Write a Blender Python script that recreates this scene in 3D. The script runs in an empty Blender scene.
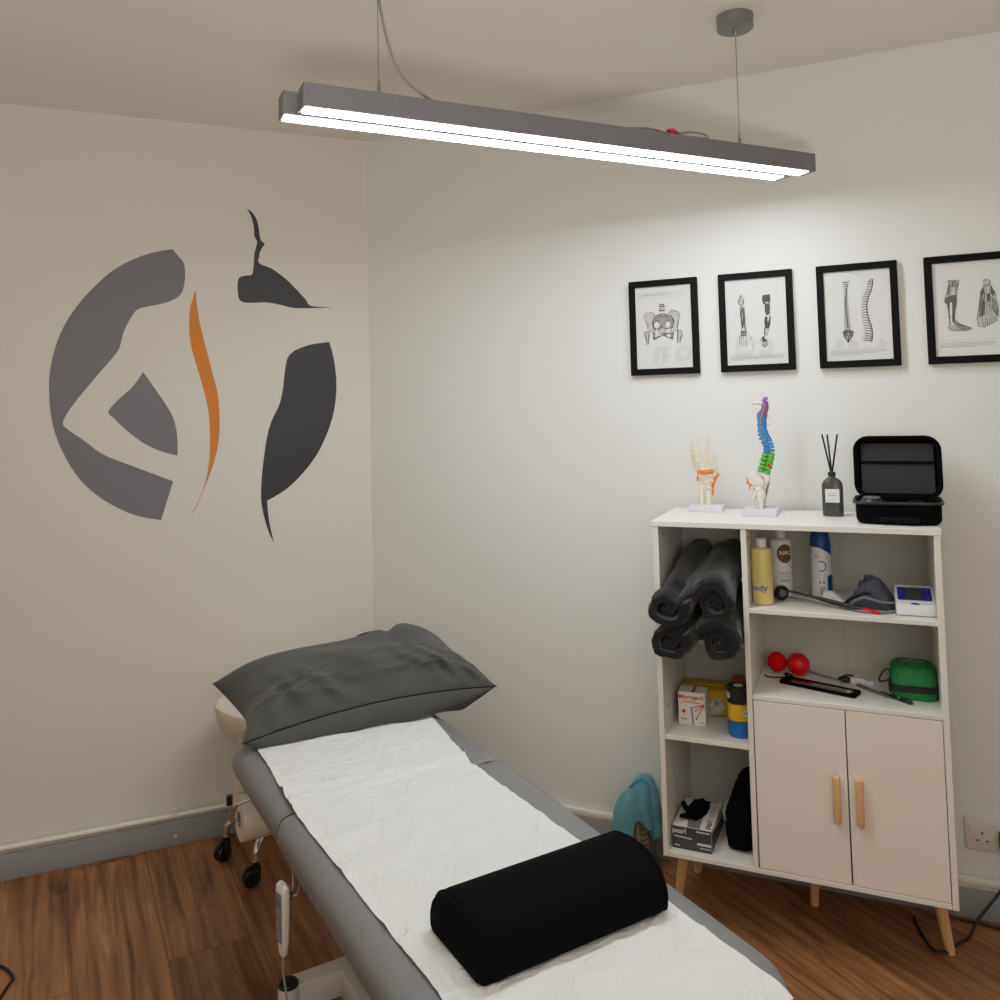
import bpy, bmesh, math, random
from mathutils import Vector, Matrix, Euler, noise
random.seed(7)
PI = math.pi
scene = bpy.context.scene
COL = scene.collection

# ------------------------------------------------------------------ materials
def lin(r, g, b):
    def f(c):
        c /= 255.0
        return c / 12.92 if c <= 0.04045 else ((c + 0.055) / 1.055) ** 2.4
    return (f(r), f(g), f(b), 1.0)

def mat(name, rgb, rough=0.6, metal=0.0, nscale=40.0, var=0.06, bump=0.0, bscale=None, spec=0.5, sheen=0.0, trans=0.0, coat=0.0):
    m = bpy.data.materials.new(name); m.use_nodes = True
    nt = m.node_tree; b = nt.nodes['Principled BSDF']
    c = lin(*rgb)
    tc = nt.nodes.new('ShaderNodeTexCoord')
    nz = nt.nodes.new('ShaderNodeTexNoise'); nz.inputs['Scale'].default_value = nscale; nz.inputs['Detail'].default_value = 3
    nt.links.new(tc.outputs['Object'], nz.inputs['Vector'])
    mx = nt.nodes.new('ShaderNodeMix'); mx.data_type = 'RGBA'
    mx.inputs[6].default_value = tuple(v * (1 - var) for v in c[:3]) + (1,)
    mx.inputs[7].default_value = tuple(min(1, v * (1 + var)) for v in c[:3]) + (1,)
    nt.links.new(nz.outputs['Fac'], mx.inputs[0]); nt.links.new(mx.outputs[2], b.inputs['Base Color'])
    b.inputs['Roughness'].default_value = rough; b.inputs['Metallic'].default_value = metal
    b.inputs['Specular IOR Level'].default_value = spec
    if sheen: b.inputs['Sheen Weight'].default_value = sheen
    if trans: b.inputs['Transmission Weight'].default_value = trans
    if coat: b.inputs['Coat Weight'].default_value = coat
    if bump:
        n2 = nt.nodes.new('ShaderNodeTexNoise'); n2.inputs['Scale'].default_value = bscale or nscale * 4; n2.inputs['Detail'].default_value = 4
        bp = nt.nodes.new('ShaderNodeBump'); bp.inputs['Strength'].default_value = bump; bp.inputs['Distance'].default_value = 0.002
        nt.links.new(tc.outputs['Object'], n2.inputs['Vector']); nt.links.new(n2.outputs['Fac'], bp.inputs['Height'])
        nt.links.new(bp.outputs['Normal'], b.inputs['Normal'])
    return m

def emit(name, rgb, strength):
    m = bpy.data.materials.new(name); m.use_nodes = True
    nt = m.node_tree; nt.nodes.clear()
    o = nt.nodes.new('ShaderNodeOutputMaterial'); e = nt.nodes.new('ShaderNodeEmission')
    e.inputs[0].default_value = rgb + (1,); e.inputs[1].default_value = strength
    nt.links.new(e.outputs[0], o.inputs[0]); return m

def pane_mat(name):
    m = bpy.data.materials.new(name); m.use_nodes = True
    nt = m.node_tree; nt.nodes.clear()
    o = nt.nodes.new('ShaderNodeOutputMaterial'); t = nt.nodes.new('ShaderNodeBsdfTransparent'); g = nt.nodes.new('ShaderNodeBsdfGlossy')
    g.inputs['Roughness'].default_value = 0.03
    mx = nt.nodes.new('ShaderNodeMixShader'); mx.inputs[0].default_value = 0.05
    nt.links.new(t.outputs[0], mx.inputs[1]); nt.links.new(g.outputs[0], mx.inputs[2]); nt.links.new(mx.outputs[0], o.inputs[0])
    return m

def floor_mat():
    m = bpy.data.materials.new('wood_plank_floor'); m.use_nodes = True
    nt = m.node_tree; N = nt.nodes; L = nt.links; b = N['Principled BSDF']
    tc = N.new('ShaderNodeTexCoord')
    mp = N.new('ShaderNodeMapping'); mp.vector_type = 'POINT'
    # planks run along (-0.09, 0.996): rotate so that U runs along the planks
    mp.inputs['Rotation'].default_value = (0, 0, -(PI / 2 + 0.0901))
    L.new(tc.outputs['Object'], mp.inputs['Vector'])
    sp = N.new('ShaderNodeSeparateXYZ'); L.new(mp.outputs[0], sp.inputs[0])
    ay = N.new('ShaderNodeMath'); ay.operation = 'ADD'; ay.inputs[1].default_value = 9.032 - 0.779
    L.new(sp.outputs['Y'], ay.inputs[0])
    ax = N.new('ShaderNodeMath'); ax.operation = 'ADD'; ax.inputs[1].default_value = 12.5 + 0.58
    L.new(sp.outputs['X'], ax.inputs[0])
    cb = N.new('ShaderNodeCombineXYZ'); L.new(ax.outputs[0], cb.inputs[0]); L.new(ay.outputs[0], cb.inputs[1])
    br = N.new('ShaderNodeTexBrick'); br.offset = 0.5; br.squash = 1.0
    br.inputs['Scale'].default_value = 1.0; br.inputs['Brick Width'].default_value = 1.25; br.inputs['Row Height'].default_value = 0.2258
    br.inputs['Mortar Size'].default_value = 0.0011; br.inputs['Mortar Smooth'].default_value = 0.3; br.inputs['Bias'].default_value = 0.0
    br.inputs['Color1'].default_value = (0.0, 0.0, 0.0, 1); br.inputs['Color2'].default_value = (1, 1, 1, 1); br.inputs['Mortar'].default_value = (0.5, 0.5, 0.5, 1)
    L.new(cb.outputs[0], br.inputs['Vector'])
    # shift the grain plank by plank
    sh = N.new('ShaderNodeVectorMath'); sh.operation = 'MULTIPLY_ADD'; sh.inputs[1].default_value = (7.3, 3.1, 5.7)
    L.new(br.outputs['Color'], sh.inputs[0]); L.new(cb.outputs[0], sh.inputs[2])
    def noise_(sx, sy, scale, detail, dist=0.0, rough=0.55):
        mm = N.new('ShaderNodeMapping'); mm.inputs['Scale'].default_value = (sx, sy, 1); L.new(sh.outputs[0], mm.inputs[0])
        n = N.new('ShaderNodeTexNoise'); n.inputs['Scale'].default_value = scale; n.inputs['Detail'].default_value = detail
        n.inputs['Distortion'].default_value = dist; n.inputs['Roughness'].default_value = rough
        L.new(mm.outputs[0], n.inputs['Vector']); return n
    g1 = noise_(0.9, 8.0, 2.2, 7, 1.4, 0.62); g2 = noise_(1.6, 45, 2.0, 4, 0.2); g3 = noise_(1.2, 3.0, 1.0, 2)
    mmw = N.new('ShaderNodeMapping'); mmw.inputs['Scale'].default_value = (0.5, 4.2, 1); L.new(sh.outputs[0], mmw.inputs[0])
    wv = N.new('ShaderNodeTexWave'); wv.wave_type = 'BANDS'; wv.bands_direction = 'Y'; wv.inputs['Scale'].default_value = 1.6
    wv.inputs['Distortion'].default_value = 6.0; wv.inputs['Detail'].default_value = 3; wv.inputs['Detail Scale'].default_value = 0.7
    L.new(mmw.outputs[0], wv.inputs['Vector'])
    def ramp(src, stops):
        r = N.new('ShaderNodeValToRGB'); el = r.color_ramp.elements
        el[0].position, el[0].color = stops[0]; el[1].position, el[1].color = stops[-1]
        for p_, c_ in stops[1:-1]:
            e = el.new(p_); e.color = c_
        L.new(src, r.inputs[0]); return r
    r1 = ramp(g1.outputs['Fac'], [(0.28, lin(106, 70, 43)), (0.44, lin(154, 106, 68)), (0.60, lin(180, 128, 84)), (0.76, lin(208, 156, 106))])
    def mul(a, bsock, fac, typ='MULTIPLY'):
        x = N.new('ShaderNodeMix'); x.data_type = 'RGBA'; x.blend_type = typ; x.inputs[0].default_value = fac
        L.new(a, x.inputs[6]); L.new(bsock, x.inputs[7]); return x.outputs[2]
    r2 = ramp(g2.outputs['Fac'], [(0.34, (0.62, 0.57, 0.52, 1)), (0.58, (1, 1, 1, 1))])
    r3 = ramp(wv.outputs['Fac'], [(0.0, (0.62, 0.55, 0.5, 1)), (0.35, (1, 1, 1, 1)), (1.0, (1, 1, 1, 1))])
    r4 = ramp(br.outputs['Color'], [(0.0, (0.68, 0.66, 0.66, 1)), (1.0, (1.06, 1.05, 1.0, 1))])
    r5 = ramp(br.outputs['Fac'], [(0.0, (1, 1, 1, 1)), (1.0, (0.28, 0.22, 0.18, 1))])
    r6 = ramp(g3.outputs['Fac'], [(0.35, (0.85, 0.83, 0.82, 1)), (0.65, (1, 1, 1, 1))])
    c = mul(r1.outputs[0], r2.outputs[0], 0.7); c = mul(c, r3.outputs[0], 0.6); c = mul(c, r4.outputs[0], 1.0); c = mul(c, r6.outputs[0], 0.8); c = mul(c, r5.outputs[0], 0.85)
    L.new(c, b.inputs['Base Color'])
    b.inputs['Roughness'].default_value = 0.42; b.inputs['Specular IOR Level'].default_value = 0.35
    bp = N.new('ShaderNodeBump'); bp.inputs['Strength'].default_value = 0.12; bp.inputs['Distance'].default_value = 0.001
    L.new(g2.outputs['Fac'], bp.inputs['Height']); L.new(bp.outputs[0], b.inputs['Normal'])
    return m

def wood_mat(name, rgb, axis='Z'):
    m = bpy.data.materials.new(name); m.use_nodes = True
    nt = m.node_tree; N = nt.nodes; L = nt.links; b = N['Principled BSDF']
    tc = N.new('ShaderNodeTexCoord'); mp = N.new('ShaderNodeMapping')
    mp.inputs['Scale'].default_value = (90, 90, 5) if axis == 'Z' else (5, 90, 90)
    n = N.new('ShaderNodeTexNoise'); n.inputs['Scale'].default_value = 1.5; n.inputs['Detail'].default_value = 4
    r = N.new('ShaderNodeValToRGB'); c = lin(*rgb)
    r.color_ramp.elements[0].position = 0.3; r.color_ramp.elements[0].color = tuple(v * 0.7 for v in c[:3]) + (1,)
    r.color_ramp.elements[1].position = 0.7; r.color_ramp.elements[1].color = c
    L.new(tc.outputs['Object'], mp.inputs[0]); L.new(mp.outputs[0], n.inputs[0]); L.new(n.outputs['Fac'], r.inputs[0]); L.new(r.outputs[0], b.inputs['Base Color'])
    b.inputs['Roughness'].default_value = 0.5; return m

def paint_mat(name, rgb, bump=0.05, rough=0.75):
    m = bpy.data.materials.new(name); m.use_nodes = True
    nt = m.node_tree; N = nt.nodes; L = nt.links; b = N['Principled BSDF']; c = lin(*rgb)
    tc = N.new('ShaderNodeTexCoord')
    n = N.new('ShaderNodeTexNoise'); n.inputs['Scale'].default_value = 1.3; n.inputs['Detail'].default_value = 5
    mx = N.new('ShaderNodeMix'); mx.data_type = 'RGBA'
    mx.inputs[6].default_value = tuple(v * 0.97 for v in c[:3]) + (1,); mx.inputs[7].default_value = c
    L.new(tc.outputs['Object'], n.inputs[0]); L.new(n.outputs['Fac'], mx.inputs[0]); L.new(mx.outputs[2], b.inputs['Base Color'])
    n2 = N.new('ShaderNodeTexNoise'); n2.inputs['Scale'].default_value = 160; n2.inputs['Detail'].default_value = 3
    n3 = N.new('ShaderNodeTexNoise'); n3.inputs['Scale'].default_value = 6; n3.inputs['Detail'].default_value = 3
    ad = N.new('ShaderNodeMath'); ad.operation = 'MULTIPLY_ADD'; ad.inputs[1].default_value = 0.5
    L.new(n2.outputs['Fac'], ad.inputs[0]); L.new(n3.outputs['Fac'], ad.inputs[2])
    L.new(tc.outputs['Object'], n2.inputs[0]); L.new(tc.outputs['Object'], n3.inputs[0])
    bp = N.new('ShaderNodeBump'); bp.inputs['Strength'].default_value = bump; bp.inputs['Distance'].default_value = 0.004
    L.new(ad.outputs[0], bp.inputs['Height']); L.new(bp.outputs[0], b.inputs['Normal'])
    b.inputs['Roughness'].default_value = rough; b.inputs['Specular IOR Level'].default_value = 0.3
    return m

def crumple_mat(name, rgb):
    """thin paper: fine soft creases"""
    m = bpy.data.materials.new(name); m.use_nodes = True
    nt = m.node_tree; N = nt.nodes; L = nt.links; b = N['Principled BSDF']
    b.inputs['Base Color'].default_value = lin(*rgb); b.inputs['Roughness'].default_value = 0.9; b.inputs['Specular IOR Level'].default_value = 0.15
    tc = N.new('ShaderNodeTexCoord')
    n1 = N.new('ShaderNodeTexNoise'); n1.inputs['Scale'].default_value = 13; n1.inputs['Detail'].default_value = 6; n1.inputs['Distortion'].default_value = 1.2
    n2 = N.new('ShaderNodeTexVoronoi'); n2.feature = 'DISTANCE_TO_EDGE'; n2.inputs['Scale'].default_value = 14
    n3 = N.new('ShaderNodeTexNoise'); n3.inputs['Scale'].default_value = 300; n3.inputs['Detail'].default_value = 2
    mm = N.new('ShaderNodeVectorMath'); mm.operation = 'MULTIPLY_ADD'; mm.inputs[1].default_value = (.25, .25, .25)
    L.new(tc.outputs['Object'], n1.inputs[0]); L.new(n1.outputs['Color'], mm.inputs[0]); L.new(tc.outputs['Object'], mm.inputs[2]); L.new(mm.outputs[0], n2.inputs[0]); L.new(tc.outputs['Object'], n3.inputs[0])
    a = N.new('ShaderNodeMath'); a.operation = 'MULTIPLY_ADD'; a.inputs[1].default_value = 0.9
    L.new(n2.outputs['Distance'], a.inputs[0]); L.new(n1.outputs['Fac'], a.inputs[2])
    a2 = N.new('ShaderNodeMath'); a2.operation = 'MULTIPLY_ADD'; a2.inputs[1].default_value = 0.06
    L.new(n3.outputs['Fac'], a2.inputs[0]); L.new(a.outputs[0], a2.inputs[2])
    bp = N.new('ShaderNodeBump'); bp.inputs['Strength'].default_value = 0.85; bp.inputs['Distance'].default_value = 0.008
    L.new(a2.outputs[0], bp.inputs['Height']); L.new(bp.outputs[0], b.inputs['Normal'])
    return m

M = dict(
    wall=paint_mat('painted_wall', (224, 221, 215)), wall_r=paint_mat('painted_wall_cool', (227, 228, 225)),
    ceiling=paint_mat('painted_ceiling', (240, 237, 230)), skirting=mat('grey_skirting_paint', (148, 150, 152), 0.5),
    trimwhite=mat('white_trim_paint', (225, 222, 216), 0.35), floor=floor_mat(),
    white=mat('white_laminate', (232, 230, 224), 0.38, var=0.02), door=mat('door_laminate', (236, 229, 222), 0.4, var=0.02), back=mat('back_board', (205, 204, 198), 0.6),
    oak=wood_mat('pale_oak', (234, 186, 130)), vinyl=mat('grey_vinyl', (124, 125, 126), 0.42, bump=0.08, bscale=500, spec=0.4),
    paper=crumple_mat('couch_paper', (229, 230, 229)), pillow=mat('charcoal_cotton', (78, 79, 78), 0.8, bump=0.1, bscale=700, sheen=0.15, spec=0.2),
    black=mat('black_fabric', (8, 9, 12), 0.95, bump=0.12, bscale=900, spec=0.08), blackp=mat('black_plastic', (16, 17, 20), 0.35), frame=mat('black_frame', (9, 9, 12), 0.65, spec=0.12),
    towel=mat('dark_grey_towelling', (30, 30, 33), 1.0, bump=1.0, bscale=420, sheen=0.3, spec=0.1), towel2=mat('towel_border_band', (52, 52, 56), 0.9, bump=0.3, bscale=600),
    chrome=mat('chrome', (205, 205, 205), 0.12, 1.0), steel=mat('brushed_steel', (150, 150, 150), 0.35, 0.9), alu=mat('grey_aluminium', (122, 122, 128), 0.5, 0.3),
    cream=mat('cream_vinyl', (222, 212, 196), 0.45), framew=mat('white_powder_coat', (205, 200, 192), 0.4),
    paperw=mat('print_paper', (212, 213, 212), 0.8, var=0.01), ink=mat('dark_ink', (22, 22, 24), 0.9), ink2=mat('mid_ink', (138, 138, 138), 0.9, nscale=400, var=0.5), ink3=mat('light_ink', (184, 184, 182), 0.9, nscale=400, var=0.25), ink4=mat('deep_grey_ink', (68, 68, 70), 0.9, nscale=300, var=0.4),
    ghost=mat('painted_reflection_grey', (198, 199, 198), 0.9), pane=pane_mat('glass_pane'),  # ghost: pale grey for the reflection painted on the prints
    vg=mat('vinyl_slate', (118, 116, 124), 0.6, var=0.02), vo=mat('vinyl_orange', (216, 128, 38), 0.6, var=0.02), vb=mat('vinyl_black', (44, 43, 52), 0.5, var=0.02),
    bone=mat('bone_plastic', (236, 220, 192), 0.5), bonew=mat('pale_bone_plastic', (226, 216, 206), 0.5), lilac=mat('lilac_plastic', (216, 215, 230), 0.4), orange=mat('orange_rubber', (238, 120, 40), 0.5),
    purple=mat('purple_plastic', (150, 84, 170), 0.45), blue=mat('blue_plastic', (48, 134, 196), 0.45), green=mat('green_plastic', (92, 176, 70), 0.45), yellow=mat('yellow_plastic', (224, 190, 40), 0.5),
    red=mat('red_plastic', (218, 16, 22), 0.22, spec=0.35), balls=mat('red_rubber', (214, 10, 18), 0.8, spec=0.15),
    oil=mat('golden_oil', (252, 234, 150), 0.12, trans=0.35, var=0.03), whitep=mat('white_plastic', (228, 228, 230), 0.35), navy=mat('navy_plastic', (18, 66, 132), 0.4), brown=mat('brown_print', (104, 66, 26), 0.5),
    lav=mat('lavender_print', (136, 134, 190), 0.5), txt=mat('grey_print', (120, 122, 128), 0.6), txtb=mat('blue_print', (74, 96, 160), 0.5), txtr=mat('red_print', (204, 52, 48), 0.5), txtw=mat('white_print', (225, 225, 225), 0.5),
    orangep=mat('orange_print', (232, 140, 40), 0.5), screen=mat('grey_screen', (62, 64, 70), 0.2), royal=mat('royal_blue_panel', (34, 36, 140), 0.35), cuff=mat('slate_cuff_fabric', (76, 82, 96), 0.85, bump=0.3), tube=mat('grey_rubber_tube', (128, 130, 130), 0.5),
    kit=mat('green_kit_fabric', (14, 124, 60), 0.65, bump=0.2, bscale=600), kitprint=mat('faded_white_print', (190, 215, 195), 0.7), lining=mat('charcoal_mesh_lining', (46, 46, 49), 0.95, bump=0.4, bscale=900),
    sharps=mat('yellow_bin_plastic', (214, 176, 32), 0.45), diamond=mat('white_sticker', (205, 205, 205), 0.5), tapey=mat('yellow_tape', (228, 184, 20), 0.6), tapeb=mat('blue_tape', (34, 104, 178), 0.6), tapek=mat('black_tape', (28, 29, 33), 0.6), carton=mat('white_carton', (226, 222, 214), 0.6),
    cartong=mat('dark_grey_carton', (68, 68, 72), 0.5), teal=mat('teal_microfibre', (92, 152, 164), 0.95, bump=0.8, bscale=700, sheen=0.3), tealb=mat('blue_hem', (60, 124, 160), 0.9), heater=mat('taupe_heater_plastic', (128, 120, 108), 0.5), cable=mat('black_cable', (14, 14, 16), 0.5), greycable=mat('grey_cable', (140, 138, 134), 0.5),
    smoke=mat('smoked_glass', (84, 86, 85), 0.06, trans=0.5), label=mat('white_label', (222, 222, 220), 0.7), holder=mat('dark_fluid', (52, 54, 54), 0.1), redw=mat('red_connector', (200, 40, 60), 0.5), socket=mat('white_socket_plastic', (218, 214, 208), 0.35),
    lamp=emit('lamp_diffuser', (0.975, 1.0, 0.995), 37.0), gloss=mat('polished_steel_tool', (178, 172, 166), 0.12, 0.9),
)

# ------------------------------------------------------------------ geometry helpers
def new(): return bmesh.new()

def obj(name, bm, m, parent=None, smooth=True, mods=None):
    me = bpy.data.meshes.new(name)
    bmesh.ops.recalc_face_normals(bm, faces=bm.faces[:]) if not getattr(bm, 'keepn', False) else None
    bm.to_mesh(me); bm.free()
    o = bpy.data.objects.new(name, me); COL.objects.link(o)
    if m: me.materials.append(m)
    if smooth:
        for p in me.polygons: p.use_smooth = True
        try: me.set_sharp_from_angle(angle=math.radians(38))
        except Exception: pass
    if parent: o.parent = parent
    return o

def thing(name, label, cat, loc=(0, 0, 0), rotz=0.0, group=None):
    o = bpy.data.objects.new(name, None); COL.objects.link(o); o.empty_display_size = 0.02
    o.location = loc; o.rotation_euler = (0, 0, rotz); o['label'] = label; o['category'] = cat
    if group: o['group'] = group
    return o

def tag(o, label=None, cat=None, group=None, kind=None):
    if label: o['label'] = label
    if cat: o['category'] = cat
    if group: o['group'] = group
    if kind: o['kind'] = kind
    return o

def box(bm, x0, x1, y0, y1, z0, z1, bev=0.0, seg=2, mx=None):
    r = bmesh.ops.create_cube(bm, size=1.0)
    vs = r['verts']
    for v in vs:
        v.co = Vector(((x0 + x1) / 2 + v.co.x * (x1 - x0), (y0 + y1) / 2 + v.co.y * (y1 - y0), (z0 + z1) / 2 + v.co.z * (z1 - z0)))
    if bev > 0:
        es = list({e for v in vs for e in v.link_edges})
        rr = bmesh.ops.bevel(bm, geom=es, offset=bev, segments=seg, profile=0.5, affect='EDGES')
        vs = list({v for f in rr['faces'] for v in f.verts} | {v for v in vs if v.is_valid})
    if mx:
        for v in vs: v.co = mx @ v.co
    return vs

def tube(bm, pts, r, n=10, cap=True, flat=None):
    """swept tube through pts; r number or list"""
    pts = [Vector(p) for p in pts]; k = len(pts)
    rs = r if isinstance(r, (list, tuple)) else [r] * k
    rings = []; up = None
    for i, p in enumerate(pts):
        t = (pts[min(i + 1, k - 1)] - pts[max(i - 1, 0)]).normalized()
        if up is None:
            a = Vector((0, 0, 1)) if abs(t.z) < 0.9 else Vector((1, 0, 0)); up = (a - t * a.dot(t)).normalized()
        else:
            up = (up - t * up.dot(t)).normalized()
        s = t.cross(up); ring = []
        for j in range(n):
            an = 2 * PI * j / n
            q = up * math.cos(an) * (flat or 1.0) + s * math.sin(an)
            ring.append(bm.verts.new(p + q * rs[i]))
        rings.append(ring)
    for a, b in zip(rings, rings[1:]):
        for j in range(n): bm.faces.new((a[j], a[(j + 1) % n], b[(j + 1) % n], b[j]))
    if cap: bm.faces.new(rings[0][::-1]); bm.faces.new(rings[-1])

def curve(pts, n=8):
    """Catmull-Rom resampling"""
    P = [Vector(p) for p in pts]; out = []
    for i in range(len(P) - 1):
        p0 = P[max(i - 1, 0)]; p1 = P[i]; p2 = P[i + 1]; p3 = P[min(i + 2, len(P) - 1)]
        for j in range(n):
            t = j / n
            out.append(0.5 * ((2 * p1) + (p2 - p0) * t + (2 * p0 - 5 * p1 + 4 * p2 - p3) * t * t + (3 * p1 - p0 - 3 * p2 + p3) * t ** 3))
    out.append(P[-1]); return out

def lathe(bm, prof, n=24, c=(0, 0, 0), sx=1.0, sy=1.0, mx=None, ring_=False):
    rings = []; c = Vector(c)
    for r, z in prof:
        ring = []
        for j in range(n):
            a = 2 * PI * j / n
            v = Vector((math.cos(a) * r * sx, math.sin(a) * r * sy, z)) + c
            ring.append(bm.verts.new(mx @ v if mx else v))
        rings.append(ring)
    for a, b in zip(rings, rings[1:]):
        for j in range(n): bm.faces.new((a[j], a[(j + 1) % n], b[(j + 1) % n], b[j]))
    if ring_:
        a, b = rings[-1], rings[0]
        for j in range(n): bm.faces.new((a[j], a[(j + 1) % n], b[(j + 1) % n], b[j]))
        return
    bm.faces.new(rings[0][::-1]); bm.faces.new(rings[-1])

def ball(bm, c, r, s=(1, 1, 1), u=16, v=12, mx=None):
    rr = bmesh.ops.create_uvsphere(bm, u_segments=u, v_segments=v, radius=r)
    for q in rr['verts']:
        co = Vector((q.co.x * s[0], q.co.y * s[1], q.co.z * s[2])) + Vector(c)
        q.co = mx @ co if mx else co
    return rr['verts']

def solid(bm, pts, fn, thick):
    """concave outline filled by real tessellation, with side walls"""
    from mathutils.geometry import tessellate_polygon
    if (Vector(pts[0]) - Vector(pts[-1])).length < 1e-6: pts = pts[:-1]
    f = [bm.verts.new(fn(x, y, 0)) for x, y in pts]; g = [bm.verts.new(fn(x, y, thick)) for x, y in pts]
    for a, b, c in tessellate_polygon([[Vector((x, y, 0)) for x, y in pts]]):
        bm.faces.new((f[a], f[b], f[c])); bm.faces.new((g[a], g[c], g[b]))
    n = len(f)
    for i in range(n): bm.faces.new((f[i], f[(i + 1) % n], g[(i + 1) % n], g[i]))

def poly(bm, pts, fn, thick=None):
    """flat polygon; pts 2D; fn(x, y, d) -> Vector, d = 0 or thick"""
    if (Vector(pts[0]) - Vector(pts[-1])).length < 1e-6: pts = pts[:-1]
    f = [bm.verts.new(fn(x, y, 0)) for x, y in pts]
    a = bm.faces.new(f)
    if thick:
        g = [bm.verts.new(fn(x, y, thick)) for x, y in pts]
        bm.faces.new(g[::-1]); n = len(f)
        for i in range(n): bm.faces.new((f[i], f[(i + 1) % n], g[(i + 1) % n], g[i]))
    return a

def rrect(w, h, r, n=6, cx=0.0, cy=0.0):
    out = []
    for sx, sy, a0 in ((1, 1, 0), (-1, 1, PI / 2), (-1, -1, PI), (1, -1, 3 * PI / 2)):
        for i in range(n + 1):
            a = a0 + PI / 2 * i / n
            out.append((cx + sx * (w / 2 - r) + r * math.cos(a), cy + sy * (h / 2 - r) + r * math.sin(a)))
    return out

def loft(bm, sections, cap=True):
    """sections: list of lists of Vectors of equal length"""
    R = [[bm.verts.new(p) for p in s] for s in sections]; n = len(R[0])
    for a, b in zip(R, R[1:]):
        for j in range(n): bm.faces.new((a[j], a[(j + 1) % n], b[(j + 1) % n], b[j]))
    if cap: bm.faces.new(R[0][::-1]); bm.faces.new(R[-1])

def rrect4(x0, x1, y0, y1, r0, r1, n=8):
    """rounded outline: radius r1 at the y1 end, r0 at the y0 end"""
    out = []
    for cx, cy, r, a0 in ((x1, y1, r1, 0), (x0, y1, r1, PI / 2), (x0, y0, r0, PI), (x1, y0, r0, 3 * PI / 2)):
        sx = -1 if cx == x1 else 1; sy = -1 if cy == y1 else 1
        for i in range(n + 1):
            a = a0 + PI / 2 * i / n
            out.append((cx + sx * r + r * math.cos(a), cy + sy * r + r * math.sin(a)))
    return out

def stroke(bm, pts, w, fn, d):
    pts = [Vector(p) for p in pts]
    for a, b in zip(pts, pts[1:]):
        t = b - a
        if t.length < 1e-6: continue
        t.normalize(); s = Vector((-t.y, t.x)) * w / 2; e = t * w * 0.3
        q = [a - e - s, b + e - s, b + e + s, a - e + s]
        bm.faces.new([bm.verts.new(fn(v.x, v.y, d)) for v in q])

def text(name, s, size, m, parent, fn, bold=0.0, xs=1.0, lab=None, align='CENTER'):
    """real lettering: flat mesh letters mapped by fn(x, y) -> Vector"""
    cu = bpy.data.curves.new('t', 'FONT'); cu.body = s; cu.size = size; cu.align_x = align; cu.align_y = 'CENTER'; cu.offset = bold; cu.resolution_u = 3
    t = bpy.data.objects.new('t', cu); COL.objects.link(t)
    bpy.context.view_layer.update()
    dg = bpy.context.evaluated_depsgraph_get()
    me = bpy.data.meshes.new_from_object(t.evaluated_get(dg))
    bpy.data.objects.remove(t); bpy.data.curves.remove(cu)
    for v in me.vertices: v.co = fn(v.co.x * xs, v.co.y)
    me.materials.clear(); me.materials.append(m)
    o = bpy.data.objects.new(name, me); COL.objects.link(o)
    if parent: o.parent = parent
    if lab: o['label'] = lab
    return o

def nz(x, y, z, s=1.0): return noise.noise(Vector((x * s, y * s, z * s)))

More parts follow.
